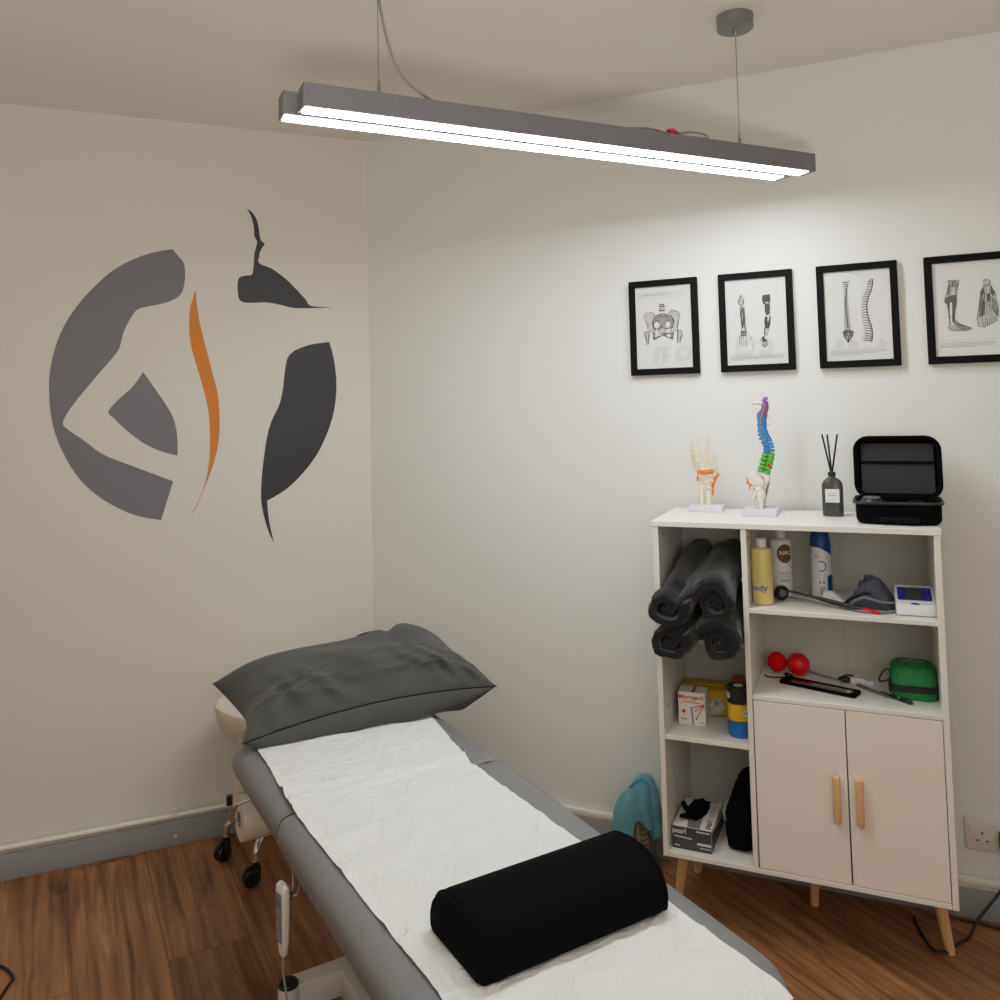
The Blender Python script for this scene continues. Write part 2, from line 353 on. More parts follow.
# measured outlines in metres
LOGO = {
  'arc': [[(-0.6916,2.0081),(-0.7585,1.9920),(-0.8216,1.9639),(-0.8836,1.9226),(-0.9383,1.8661),(-0.9861,1.8054),(-1.0272,1.7338),(-1.0526,1.6607),(-1.0673,1.5817),(-1.0692,1.5162),(-1.0630,1.4377),(-1.0463,1.3655),(-1.0191,1.2992),(-0.9836,1.2361),(-0.9359,1.1810),(-0.8817,1.1381),(-0.8206,1.1035),(-0.7647,1.0849),(-0.7296,1.0770)],[(-0.7296,1.0770),(-0.6914,1.2061)],[(-0.6914,1.2061),(-0.7960,1.2533),(-0.9039,1.3036),(-0.9604,1.3494),(-1.0196,1.3974),(-1.0279,1.4172),(-1.0140,1.4497),(-0.9788,1.5019),(-0.9372,1.5573),(-0.8889,1.6188),(-0.8633,1.6554),(-0.8535,1.6894),(-0.8461,1.7194),(-0.8276,1.7606),(-0.8064,1.7926),(-0.7775,1.8043),(-0.7202,1.8184),(-0.6815,1.8363),(-0.6619,1.8593),(-0.6541,1.8904),(-0.6514,1.9299),(-0.6578,1.9648),(-0.6748,1.9851),(-0.6916,2.0081)]],
  'tri': [[(-0.7862,1.5808),(-0.7522,1.5287),(-0.7141,1.4679),(-0.6924,1.4262),(-0.6809,1.3806),(-0.6771,1.3325),(-0.6772,1.2928)],[(-0.6772,1.2928),(-0.7333,1.3114),(-0.7898,1.3433),(-0.8456,1.3923),(-0.8763,1.4266),(-0.8934,1.4471),(-0.8703,1.4802),(-0.8211,1.5294),(-0.7862,1.5808)]],
  'orange': [[(-0.6173,1.8678),(-0.6135,1.8186),(-0.6031,1.7485),(-0.5836,1.6644),(-0.5613,1.5730),(-0.5442,1.4956),(-0.5393,1.4114),(-0.5422,1.3415),(-0.5585,1.2655),(-0.5852,1.1907),(-0.6155,1.1168),(-0.6376,1.0841)],[(-0.6376,1.0841),(-0.6115,1.1303),(-0.5891,1.1909),(-0.5757,1.2594),(-0.5715,1.3286),(-0.5726,1.3983),(-0.5803,1.4682),(-0.5972,1.5382),(-0.6167,1.6082),(-0.6323,1.6710),(-0.6387,1.7338),(-0.6359,1.7969),(-0.6280,1.8323),(-0.6173,1.8678)]],
  'head': [[(-0.4427,2.1700),(-0.4219,2.1540),(-0.4067,2.1258),(-0.4000,2.0867),(-0.3946,2.0578),(-0.3820,2.0439),(-0.3948,2.0212),(-0.4006,1.9991),(-0.4008,1.9728),(-0.3559,1.9544),(-0.3064,1.9184),(-0.2636,1.8758),(-0.2349,1.8442),(-0.2162,1.8225),(-0.1365,1.8194)],[(-0.1365,1.8194),(-0.1987,1.8155),(-0.2786,1.8134),(-0.3286,1.8238),(-0.3780,1.8311),(-0.4199,1.8285),(-0.4544,1.8289),(-0.4709,1.8399),(-0.4761,1.8728),(-0.4746,1.9059),(-0.4649,1.9207),(-0.4428,1.9260),(-0.4262,1.9310),(-0.4204,1.9617),(-0.4173,2.0055),(-0.4116,2.0305),(-0.4073,2.0497),(-0.4169,2.0711),(-0.4194,2.1074),(-0.4276,2.1404),(-0.4427,2.1700)]],
  'side': [[(-0.1514,1.6901),(-0.1372,1.6381),(-0.1276,1.5638),(-0.1286,1.4896),(-0.1413,1.4160),(-0.1672,1.3432),(-0.2046,1.2715),(-0.2557,1.2087),(-0.3130,1.1572),(-0.3791,1.1199)],[(-0.3791,1.1199),(-0.3766,1.0802),(-0.3700,1.0302),(-0.3566,0.9699)],[(-0.3566,0.9699),(-0.3743,1.0094),(-0.3905,1.0670),(-0.3998,1.1240),(-0.3979,1.1946),(-0.3905,1.2651),(-0.3773,1.3501),(-0.3602,1.4068),(-0.3359,1.4566),(-0.3228,1.5069),(-0.3152,1.5647),(-0.3091,1.6083),(-0.2989,1.6374),(-0.2729,1.6595),(-0.2221,1.6790),(-0.1514,1.6901)]],
}
PRINTS = [
 {
  'light': [[(-0.0607,0.0396),(-0.0555,0.0476),(-0.0425,0.0512),(-0.0283,0.0457),(-0.0274,0.0393),(-0.0327,0.0265),(-0.0351,0.0117),(-0.0330,-0.0035),(-0.0264,-0.0095),(-0.0304,-0.0167),(-0.0447,-0.0140),(-0.0520,-0.0061),(-0.0542,0.0091),(-0.0605,0.0227)],
   [(0.0185,0.0448),(0.0280,0.0516),(0.0445,0.0475),(0.0535,0.0394),(0.0540,0.0320),(0.0490,0.0175),(0.0465,-0.0009),(0.0443,-0.0119),(0.0329,-0.0204),(0.0183,-0.0159),(0.0280,-0.0034),(0.0340,0.0110),(0.0308,0.0261)],
   [(-0.0104,0.0737),(0.0027,0.0728),(0.0034,0.0503),(-0.0112,0.0506)],
   [(-0.0188,-0.0062),(-0.0055,-0.0014),(0.0074,-0.0078),(0.0051,-0.0188),(-0.0081,-0.0229),(-0.0173,-0.0175)],
   [(-0.0637,-0.0148),(-0.0530,-0.0135),(-0.0449,-0.0215),(-0.0500,-0.0362),(-0.0525,-0.0549),(-0.0582,-0.0546),(-0.0583,-0.0358),(-0.0641,-0.0261)],
   [(0.0462,-0.0101),(0.0589,-0.0164),(0.0603,-0.0276),(0.0526,-0.0382),(0.0510,-0.0537),(0.0429,-0.0532),(0.0437,-0.0303)]],
  'mid': [[(-0.0275,0.0374),(-0.0114,0.0446),(0.0091,0.0432),(0.0238,0.0359),(0.0326,0.0223),(0.0302,0.0076),(0.0261,-0.0033),(0.0111,-0.0080),(-0.0055,-0.0014),(-0.0188,-0.0062),(-0.0299,-0.0018),(-0.0344,0.0116),(-0.0327,0.0265)],
   [(-0.0361,-0.0164),(-0.0305,-0.0186),(-0.0120,-0.0290),(-0.0312,-0.0403),(-0.0355,-0.0333)],
   [(-0.0044,-0.0246),(0.0144,-0.0194),(0.0311,-0.0203),(0.0285,-0.0424),(0.0176,-0.0363)]],
  'hole': [[(-0.0294,0.0150),(-0.0209,0.0190),(-0.0126,0.0102),(-0.0148,-0.0008),(-0.0243,-0.0040),(-0.0305,0.0039)],
   [(0.0061,0.0091),(0.0119,0.0162),(0.0201,0.0156),(0.0219,0.0044),(0.0150,-0.0038),(0.0058,-0.0002)],
   [(-0.0287,-0.0225),(-0.0211,-0.0192),(-0.0156,-0.0240),(-0.0215,-0.0322),(-0.0279,-0.0319)],
   [(0.0067,-0.0282),(0.0180,-0.0233),(0.0215,-0.0291),(0.0194,-0.0364)]],
  'dark': [[(-0.0104,0.0748),(0.0034,0.0738)],
   [(-0.0182,0.0675),(0.0107,0.0662)],
   [(-0.0167,0.0547),(0.0095,0.0536)],
   [(-0.0104,0.0748),(-0.0101,0.0505)],
   [(0.0034,0.0738),(0.0034,0.0503)],
   [(-0.0631,0.0247),(-0.0647,0.0361),(-0.0578,0.0477),(-0.0425,0.0512),(-0.0276,0.0449)],
   [(-0.0605,0.0227),(-0.0542,0.0091),(-0.0520,-0.0061)],
   [(-0.0346,0.0266),(-0.0351,0.0117),(-0.0330,-0.0035),(-0.0207,-0.0072)],
   [(0.0166,0.0449),(0.0280,0.0523),(0.0453,0.0482),(0.0549,0.0375),(0.0531,0.0284),(0.0483,0.0175),(0.0443,-0.0119)],
   [(0.0290,0.0262),(0.0340,0.0110),(0.0280,-0.0034),(0.0149,-0.0064)],
   [(-0.0212,0.0332),(-0.0116,0.0382),(-0.0043,0.0321),(0.0051,0.0360),(0.0143,0.0309)],
   [(-0.0293,0.0169),(-0.0196,0.0238),(-0.0113,0.0158)],
   [(0.0063,0.0147),(0.0140,0.0216),(0.0231,0.0173)],
   [(-0.0361,-0.0164),(-0.0349,-0.0371),(-0.0312,-0.0403),(-0.0121,-0.0301),(0.0070,-0.0200)],
   [(-0.0119,-0.0234),(0.0175,-0.0370),(0.0285,-0.0428),(0.0315,-0.0204)],
   [(-0.0665,-0.0203),(-0.0602,-0.0251),(-0.0574,-0.0546)],
   [(-0.0493,-0.0168),(-0.0513,-0.0542)],
   [(0.0444,-0.0100),(0.0422,-0.0524)],
   [(0.0603,-0.0276),(0.0521,-0.0522)],
   [(-0.0664,-0.0146),(-0.0529,-0.0117),(-0.0436,-0.0160)]],
  'thin': [[(-0.0839,0.1131),(0.0762,0.1119)],
   [(-0.0833,0.1085),(0.0262,0.1054)],
   [(-0.0827,0.1039),(0.0650,0.1054)],
   [(-0.0837,0.0957),(0.0775,0.0970)],
   [(-0.0218,-0.0964),(0.0173,-0.0964)]],
 },
 {
  'light': [[(-0.0448,0.0849),(-0.0403,0.0845),(-0.0349,0.0704),(-0.0344,0.0560),(-0.0415,0.0511),(-0.0501,0.0553),(-0.0514,0.0662)],
   [(-0.0460,0.0514),(-0.0331,0.0451),(-0.0324,0.0163),(-0.0347,-0.0159),(-0.0297,-0.0306),(-0.0447,-0.0315),(-0.0427,-0.0082),(-0.0472,0.0208)],
   [(0.0228,-0.0212),(0.0380,-0.0221),(0.0314,-0.0448),(0.0226,-0.0443)],
   [(0.0161,-0.0617),(0.0314,-0.0608),(0.0308,-0.0767),(0.0203,-0.0833),(0.0157,-0.0724)]],
  'mid': [[(-0.0434,0.0476),(-0.0372,0.0454),(-0.0358,0.0093),(-0.0389,-0.0175),(-0.0441,-0.0171),(-0.0463,0.0172)],
   [(-0.0470,-0.0278),(-0.0324,-0.0286),(-0.0302,-0.0431),(-0.0469,-0.0439)]],
  'dmid': [[(0.0216,0.0798),(0.0438,0.0817),(0.0439,0.0574),(0.0291,0.0532),(0.0228,0.0501),(0.0194,0.0664)],
   [(0.0275,0.0551),(0.0411,0.0559),(0.0427,0.0362),(0.0396,0.0186),(0.0310,0.0156),(0.0265,0.0302)],
   [(0.0269,0.0141),(0.0377,0.0116),(0.0419,0.0149),(0.0414,-0.0135),(0.0380,-0.0232),(0.0261,-0.0232),(0.0234,-0.0052)],
   [(0.0141,-0.0510),(0.0253,-0.0445),(0.0299,-0.0554),(0.0272,-0.0641),(0.0160,-0.0635)]],
  'hole': [[(0.0343,0.0119),(0.0383,0.0116),(0.0379,0.0009),(0.0344,-0.0024)],
   [(0.0234,-0.0479),(0.0286,-0.0465),(0.0289,-0.0553),(0.0241,-0.0569)],
   [(0.0299,0.0567),(0.0378,0.0579),(0.0376,0.0543),(0.0308,0.0531)]],
  'dark': [[(-0.0420,0.0847),(-0.0453,0.0712),(-0.0532,0.0646),(-0.0483,0.0552),(-0.0432,0.0530)],
   [(-0.0390,0.0707),(-0.0342,0.0614),(-0.0415,0.0511)],
   [(-0.0460,0.0514),(-0.0462,0.0208),(-0.0423,-0.0155),(-0.0465,-0.0332)],
   [(-0.0365,0.0453),(-0.0335,0.0163),(-0.0354,-0.0159),(-0.0308,-0.0305)],
   [(-0.0394,0.0419),(-0.0371,0.0130),(-0.0406,-0.0156)],
   [(-0.0485,-0.0403),(-0.0513,-0.0509),(-0.0520,-0.0688)],
   [(-0.0451,-0.0440),(-0.0467,-0.0583),(-0.0467,-0.0763)],
   [(-0.0393,-0.0444),(-0.0393,-0.0623),(-0.0399,-0.0795)],
   [(-0.0323,-0.0430),(-0.0308,-0.0592),(-0.0316,-0.0799)],
   [(-0.0317,-0.0287),(-0.0208,-0.0418),(-0.0156,-0.0572)],
   [(-0.0447,-0.0315),(-0.0326,-0.0340)],
   [(-0.0467,-0.0404),(-0.0301,-0.0395)],
   [(0.0448,0.0716),(0.0441,0.0539),(0.0411,0.0292),(0.0431,0.0113),(0.0414,-0.0135)],
   [(0.0309,0.0121),(0.0285,-0.0056),(0.0313,-0.0217)],
   [(0.0235,-0.0213),(0.0219,-0.0425)],
   [(0.0130,-0.0527),(0.0074,-0.0666)],
   [(0.0211,-0.0638),(0.0171,-0.0796)],
   [(0.0262,-0.0641),(0.0248,-0.0817)],
   [(0.0307,-0.0625),(0.0308,-0.0767)]],
  'thin': [[(-0.0093,0.1055),(0.0055,0.1051)],
   [(-0.0768,-0.0985),(0.0802,-0.1039)],
   [(-0.0799,-0.1059),(0.0800,-0.1092)],
   [(-0.0801,-0.1095),(0.0765,-0.1133)],
   [(-0.0795,-0.1138),(0.0780,-0.1154)],
   [(-0.0797,-0.1178),(-0.0393,-0.1182)]],
 },
 {
  'light': [[(-0.0421,-0.0463),(-0.0276,-0.0420),(-0.0137,-0.0479),(-0.0158,-0.0598),(-0.0275,-0.0762),(-0.0306,-0.0743),(-0.0396,-0.0636)]],
  'mid': [[(-0.0421,-0.0463),(-0.0324,-0.0434),(-0.0299,-0.0590),(-0.0373,-0.0620)],
   [(-0.0262,-0.0455),(-0.0137,-0.0479),(-0.0174,-0.0597),(-0.0253,-0.0609)]],
  'dmid': [[(0.0419,0.1038),(0.0459,0.1038),(0.0457,0.0997),(0.0417,0.1000)],
   [(0.0415,0.0968),(0.0456,0.0968),(0.0454,0.0927),(0.0413,0.0930)],
   [(0.0411,0.0898),(0.0453,0.0898),(0.0451,0.0857),(0.0410,0.0860)],
   [(0.0395,0.0822),(0.0438,0.0822),(0.0436,0.0782),(0.0394,0.0785)],
   [(0.0377,0.0746),(0.0420,0.0746),(0.0419,0.0705),(0.0375,0.0708)],
   [(0.0350,0.0680),(0.0394,0.0680),(0.0393,0.0639),(0.0349,0.0642)],
   [(0.0318,0.0620),(0.0363,0.0620),(0.0362,0.0579),(0.0317,0.0582)],
   [(0.0289,0.0552),(0.0335,0.0552),(0.0333,0.0511),(0.0288,0.0515)],
   [(0.0264,0.0476),(0.0310,0.0476),(0.0309,0.0435),(0.0262,0.0439)],
   [(0.0242,0.0399),(0.0290,0.0399),(0.0288,0.0359),(0.0241,0.0362)],
   [(0.0231,0.0322),(0.0279,0.0322),(0.0277,0.0281),(0.0229,0.0285)],
   [(0.0221,0.0245),(0.0270,0.0245),(0.0268,0.0204),(0.0219,0.0207)],
   [(0.0224,0.0166),(0.0274,0.0166),(0.0272,0.0126),(0.0222,0.0129)],
   [(0.0227,0.0088),(0.0277,0.0088),(0.0276,0.0047),(0.0225,0.0051)],
   [(0.0242,-0.0005),(0.0293,-0.0005),(0.0292,-0.0046),(0.0240,-0.0043)],
   [(0.0258,-0.0100),(0.0310,-0.0100),(0.0309,-0.0141),(0.0257,-0.0137)],
   [(0.0281,-0.0184),(0.0333,-0.0184),(0.0332,-0.0224),(0.0279,-0.0221)],
   [(0.0305,-0.0263),(0.0358,-0.0263),(0.0356,-0.0304),(0.0303,-0.0300)],
   [(0.0321,-0.0342),(0.0375,-0.0342),(0.0374,-0.0382),(0.0320,-0.0379)],
   [(0.0331,-0.0420),(0.0386,-0.0420),(0.0384,-0.0461),(0.0330,-0.0457)],
   [(0.0336,-0.0498),(0.0392,-0.0498),(0.0390,-0.0539),(0.0334,-0.0535)],
   [(0.0332,-0.0576),(0.0388,-0.0576),(0.0387,-0.0616),(0.0330,-0.0613)],
   [(0.0327,-0.0650),(0.0384,-0.0650),(0.0382,-0.0691),(0.0325,-0.0688)],
   [(0.0316,-0.0712),(0.0374,-0.0712),(0.0372,-0.0752),(0.0314,-0.0749)],
   [(0.0305,-0.0773),(0.0364,-0.0773),(0.0362,-0.0814),(0.0304,-0.0811)]],
  'hole': [],
  'dark': [[(-0.0365,0.1000),(-0.0317,0.1017),(-0.0271,0.0999),(-0.0224,0.1013)],
   [(-0.0369,0.0935),(-0.0320,0.0952),(-0.0273,0.0934),(-0.0224,0.0947)],
   [(-0.0373,0.0870),(-0.0322,0.0886),(-0.0274,0.0869),(-0.0224,0.0882)],
   [(-0.0345,0.0802),(-0.0314,0.0820),(-0.0285,0.0804),(-0.0255,0.0819)],
   [(-0.0349,0.0737),(-0.0317,0.0755),(-0.0286,0.0739),(-0.0254,0.0753)],
   [(-0.0352,0.0671),(-0.0319,0.0690),(-0.0287,0.0673),(-0.0253,0.0688)],
   [(-0.0356,0.0606),(-0.0321,0.0624),(-0.0287,0.0608),(-0.0253,0.0622)],
   [(-0.0359,0.0541),(-0.0323,0.0559),(-0.0288,0.0543),(-0.0252,0.0557)],
   [(-0.0362,0.0476),(-0.0324,0.0494),(-0.0288,0.0477),(-0.0250,0.0492)],
   [(-0.0365,0.0411),(-0.0326,0.0428),(-0.0288,0.0412),(-0.0249,0.0426)],
   [(-0.0368,0.0345),(-0.0327,0.0363),(-0.0288,0.0346),(-0.0247,0.0361)],
   [(-0.0370,0.0280),(-0.0328,0.0298),(-0.0287,0.0281),(-0.0245,0.0295)],
   [(-0.0372,0.0215),(-0.0328,0.0232),(-0.0286,0.0216),(-0.0243,0.0230)],
   [(-0.0374,0.0150),(-0.0329,0.0167),(-0.0285,0.0150),(-0.0240,0.0164)],
   [(-0.0376,0.0084),(-0.0329,0.0102),(-0.0284,0.0085),(-0.0237,0.0099)],
   [(-0.0377,0.0019),(-0.0329,0.0036),(-0.0282,0.0020),(-0.0234,0.0034)],
   [(-0.0378,-0.0046),(-0.0328,-0.0029),(-0.0280,-0.0046),(-0.0231,-0.0032)],
   [(-0.0379,-0.0111),(-0.0328,-0.0094),(-0.0278,-0.0111),(-0.0227,-0.0097)],
   [(-0.0379,-0.0177),(-0.0327,-0.0159),(-0.0276,-0.0176),(-0.0224,-0.0163)],
   [(-0.0380,-0.0242),(-0.0326,-0.0225),(-0.0273,-0.0242),(-0.0220,-0.0228)],
   [(-0.0380,-0.0307),(-0.0325,-0.0290),(-0.0271,-0.0307),(-0.0216,-0.0293)],
   [(-0.0380,-0.0372),(-0.0323,-0.0355),(-0.0268,-0.0372),(-0.0211,-0.0359)],
   [(-0.0380,-0.0438),(-0.0322,-0.0420),(-0.0265,-0.0438),(-0.0207,-0.0424)],
   [(-0.0380,-0.0503),(-0.0320,-0.0486),(-0.0262,-0.0503),(-0.0203,-0.0489)],
   [(0.0323,0.0974),(0.0396,0.1019),(0.0443,0.1015)],
   [(0.0315,0.0928),(0.0391,0.0959),(0.0440,0.0945)],
   [(0.0307,0.0881),(0.0386,0.0898),(0.0436,0.0875)],
   [(0.0282,0.0811),(0.0367,0.0825),(0.0422,0.0800)],
   [(0.0253,0.0735),(0.0345,0.0748),(0.0404,0.0723)],
   [(0.0218,0.0660),(0.0315,0.0678),(0.0378,0.0657)],
   [(0.0179,0.0584),(0.0281,0.0612),(0.0347,0.0597)],
   [(0.0150,0.0508),(0.0252,0.0541),(0.0319,0.0530)],
   [(0.0132,0.0431),(0.0230,0.0465),(0.0294,0.0453)],
   [(0.0117,0.0354),(0.0212,0.0388),(0.0273,0.0377)],
   [(0.0109,0.0276),(0.0202,0.0310),(0.0263,0.0299)],
   [(0.0102,0.0198),(0.0194,0.0233),(0.0253,0.0222)],
   [(0.0103,0.0120),(0.0197,0.0155),(0.0257,0.0144)],
   [(0.0104,0.0042),(0.0199,0.0076),(0.0261,0.0065)],
   [(0.0108,-0.0022),(0.0210,-0.0005),(0.0277,-0.0028)],
   [(0.0113,-0.0085),(0.0223,-0.0087),(0.0294,-0.0123)],
   [(0.0122,-0.0160),(0.0240,-0.0167),(0.0317,-0.0206)],
   [(0.0133,-0.0239),(0.0259,-0.0247),(0.0342,-0.0286)],
   [(0.0145,-0.0317),(0.0274,-0.0325),(0.0359,-0.0365)],
   [(0.0159,-0.0396),(0.0286,-0.0404),(0.0370,-0.0443)],
   [(0.0168,-0.0475),(0.0293,-0.0482),(0.0375,-0.0521)],
   [(0.0169,-0.0553),(0.0292,-0.0560),(0.0372,-0.0598)],
   [(0.0168,-0.0629),(0.0288,-0.0635),(0.0367,-0.0673)],
   [(0.0158,-0.0699),(0.0279,-0.0700),(0.0358,-0.0735)],
   [(0.0147,-0.0768),(0.0269,-0.0765),(0.0348,-0.0796)],
   [(-0.0255,0.0953),(-0.0323,0.0339),(-0.0281,-0.0385)],
   [(-0.0421,-0.0463),(-0.0396,-0.0636),(-0.0293,-0.0802),(-0.0174,-0.0597),(-0.0137,-0.0479)],
   [(0.0443,0.1015),(0.0436,0.0863),(0.0398,0.0695),(0.0330,0.0564),(0.0276,0.0398),(0.0253,0.0229),(0.0261,0.0058),(0.0299,-0.0148),(0.0353,-0.0322),(0.0376,-0.0493),(0.0369,-0.0662),(0.0348,-0.0796)],
   [(-0.0284,-0.0591),(-0.0286,-0.0796)],
   [(-0.0374,0.0997),(-0.0183,0.1009)]],
  'thin': [[(-0.0095,0.1226),(0.0077,0.1218)],
   [(-0.0776,-0.0949),(0.0784,-0.0988)],
   [(-0.0789,-0.1044),(0.0782,-0.1038)],
   [(-0.0791,-0.1079),(0.0718,-0.1102)],
   [(-0.0783,-0.1120),(0.0533,-0.1127)],
   [(-0.0785,-0.1165),(0.0068,-0.1172)]],
 },
 {
  'light': [[(-0.0505,0.0813),(-0.0233,0.0825),(-0.0255,0.0690),(-0.0318,0.0489),(-0.0329,0.0387),(-0.0494,0.0399),(-0.0468,0.0638)],
   [(-0.0620,0.0306),(-0.0552,0.0473),(-0.0495,0.0709),(-0.0482,0.0674),(-0.0525,0.0402),(-0.0592,0.0269)],
   [(-0.0522,-0.0182),(-0.0376,-0.0295),(-0.0278,-0.0438),(0.0015,-0.0558),(-0.0078,-0.0627),(-0.0227,-0.0628),(-0.0555,-0.0557),(-0.0533,-0.0422)],
   [(0.0374,0.0774),(0.0463,0.0790),(0.0534,0.0744),(0.0543,0.0625),(0.0365,0.0588)],
   [(0.0286,0.0476),(0.0365,0.0588),(0.0542,0.0608),(0.0635,0.0414),(0.0689,0.0040),(0.0691,-0.0229),(0.0639,-0.0394),(0.0520,-0.0454),(0.0400,-0.0514),(0.0339,-0.0561),(0.0179,-0.0517),(0.0162,-0.0262),(0.0240,0.0140)]],
  'mid': [[(-0.0400,0.0805),(-0.0308,0.0831),(-0.0317,0.0643),(-0.0423,0.0635)],
   [(-0.0395,-0.0362),(0.0015,-0.0558),(-0.0077,-0.0603),(-0.0255,-0.0576),(-0.0399,-0.0464)],
   [(0.0258,0.0206),(0.0345,0.0471),(0.0400,0.0399),(0.0343,0.0132),(0.0286,-0.0135),(0.0236,-0.0267),(0.0206,-0.0265)],
   [(0.0556,0.0286),(0.0636,0.0145),(0.0683,-0.0094),(0.0660,-0.0261),(0.0541,-0.0017)]],
  'dmid': [[(-0.0510,0.0383),(-0.0328,0.0404),(-0.0308,0.0522),(-0.0313,0.0214),(-0.0367,-0.0090),(-0.0395,-0.0362),(-0.0482,-0.0425),(-0.0530,-0.0353),(-0.0532,-0.0079),(-0.0566,0.0164),(-0.0625,0.0203),(-0.0621,0.0289)],
   [(-0.0300,0.0693),(-0.0219,0.0796),(-0.0255,0.0690),(-0.0294,0.0624)],
   [(0.0286,0.0476),(0.0364,0.0571),(0.0371,0.0401),(0.0278,0.0307)],
   [(0.0540,0.0574),(0.0625,0.0382),(0.0585,0.0283),(0.0531,0.0389)],
   [(0.0428,0.0363),(0.0517,0.0390),(0.0520,0.0153),(0.0432,0.0160)],
   [(0.0302,0.0186),(0.0389,0.0163),(0.0356,-0.0207),(0.0250,-0.0268),(0.0291,-0.0033)]],
  'hole': [[(-0.0489,0.0193),(-0.0435,0.0189),(-0.0461,-0.0358),(-0.0501,-0.0389),(-0.0508,-0.0080)],
   [(-0.0479,-0.0357),(-0.0438,-0.0325),(-0.0444,-0.0455),(-0.0483,-0.0452)]],
  'dark': [[(-0.0535,0.0833),(-0.0423,0.0834),(-0.0438,0.0773),(-0.0515,0.0797)],
   [(-0.0493,0.0743),(-0.0561,0.0473),(-0.0620,0.0306),(-0.0596,0.0166)],
   [(-0.0480,0.0708),(-0.0510,0.0401)],
   [(-0.0303,0.0625),(-0.0323,0.0386),(-0.0313,0.0214),(-0.0376,-0.0089),(-0.0395,-0.0362)],
   [(-0.0566,0.0164),(-0.0526,-0.0079),(-0.0524,-0.0422),(-0.0568,-0.0522),(-0.0496,-0.0602),(-0.0227,-0.0625)],
   [(-0.0395,-0.0362),(-0.0249,-0.0457),(0.0015,-0.0558),(0.0028,-0.0582),(-0.0227,-0.0618)],
   [(-0.0366,-0.0398),(-0.0164,-0.0564)],
   [(-0.0421,0.0359),(-0.0449,-0.0359)],
   [(-0.0376,0.0356),(-0.0419,-0.0360)],
   [(0.0365,0.0588),(0.0286,0.0476),(0.0258,0.0206),(0.0182,-0.0161),(0.0159,-0.0329),(0.0194,-0.0518),(0.0231,-0.0537)],
   [(0.0541,0.0591),(0.0633,0.0381),(0.0689,0.0040),(0.0691,-0.0229),(0.0639,-0.0394)],
   [(0.0364,0.0571),(0.0389,0.0163),(0.0294,-0.0271)],
   [(0.0390,0.0196),(0.0431,0.0126),(0.0593,-0.0156),(0.0675,-0.0262)],
   [(0.0431,0.0126),(0.0382,-0.0276)],
   [(0.0475,0.0123),(0.0455,-0.0281)],
   [(0.0505,0.0154),(0.0528,-0.0286)],
   [(0.0294,-0.0271),(0.0310,-0.0542),(0.0363,-0.0545),(0.0375,-0.0310)],
   [(0.0410,-0.0312),(0.0415,-0.0508),(0.0453,-0.0510),(0.0462,-0.0315)],
   [(0.0503,-0.0318),(0.0519,-0.0461),(0.0564,-0.0440),(0.0563,-0.0288)],
   [(0.0615,-0.0292),(0.0616,-0.0399),(0.0654,-0.0378)],
   [(0.0395,0.0603),(0.0463,0.0191)],
   [(0.0541,0.0591),(0.0434,0.0193)]],
  'thin': [[(-0.0062,0.1146),(0.0074,0.1127)],
   [(-0.0643,0.0783),(-0.0528,0.0774)],
   [(-0.0691,0.0414),(-0.0631,0.0410)],
   [(-0.0677,0.0069),(-0.0556,0.0060)],
   [(-0.0674,-0.0196),(-0.0553,-0.0204)],
   [(-0.0644,-0.0394),(-0.0547,-0.0400)],
   [(-0.0291,0.0247),(-0.0246,0.0244)],
   [(-0.0327,-0.0216),(-0.0208,-0.0227)],
   [(-0.0304,-0.0354),(-0.0215,-0.0363)],
   [(-0.0797,-0.0869),(0.0615,-0.0896)],
   [(-0.0786,-0.0963),(0.0611,-0.0963)],
   [(-0.0788,-0.1007),(0.0609,-0.1003)],
   [(-0.0790,-0.1041),(0.0549,-0.1054)],
   [(-0.0791,-0.1083),(0.0078,-0.1076)]],
 },
]
HAND = {
  'ulna': [(0.0918,0.0158),(0.0934,0.0757)],
  'radius': [(0.1118,0.0157),(0.1154,0.0760)],
  'fA': [(0.0854,0.1165),(0.0712,0.1376),(0.0680,0.1680),(0.0676,0.1898),(0.0665,0.2093)],
  'fB': [(0.0950,0.1204),(0.0852,0.1492),(0.0780,0.1738),(0.0743,0.1848),(0.0714,0.1985)],
  'fC': [(0.1058,0.1242),(0.1055,0.1564),(0.0982,0.1767),(0.0916,0.1926),(0.0851,0.2274)],
  'fD': [(0.1180,0.1243),(0.1165,0.1608),(0.1152,0.1882),(0.1153,0.2055),(0.1155,0.2257)],
  'fE': [(0.1345,0.1077),(0.1388,0.1336),(0.1369,0.1594),(0.1361,0.1686),(0.1342,0.1772)],
  'carp': [(0.0907,0.1030),(0.0993,0.1045),(0.1079,0.1032),(0.1179,0.1062),(0.1264,0.1034),(0.1319,0.0991),(0.0932,0.0930),(0.1018,0.0945),(0.1118,0.0932),(0.1217,0.0918),(0.1029,0.0859),(0.1143,0.0846),(0.1273,0.0905)],
  'band': [(0.0840,0.1174),(0.0955,0.1160),(0.1069,0.1167),(0.1198,0.1185),(0.1312,0.1197)],
  'stripL': [(0.0837,0.1073),(0.0819,0.0986),(0.0830,0.0894)],
  'stripR': [(0.1451,0.1136),(0.1347,0.0991),(0.1299,0.0848),(0.1265,0.0675),(0.1257,0.0475)],
}
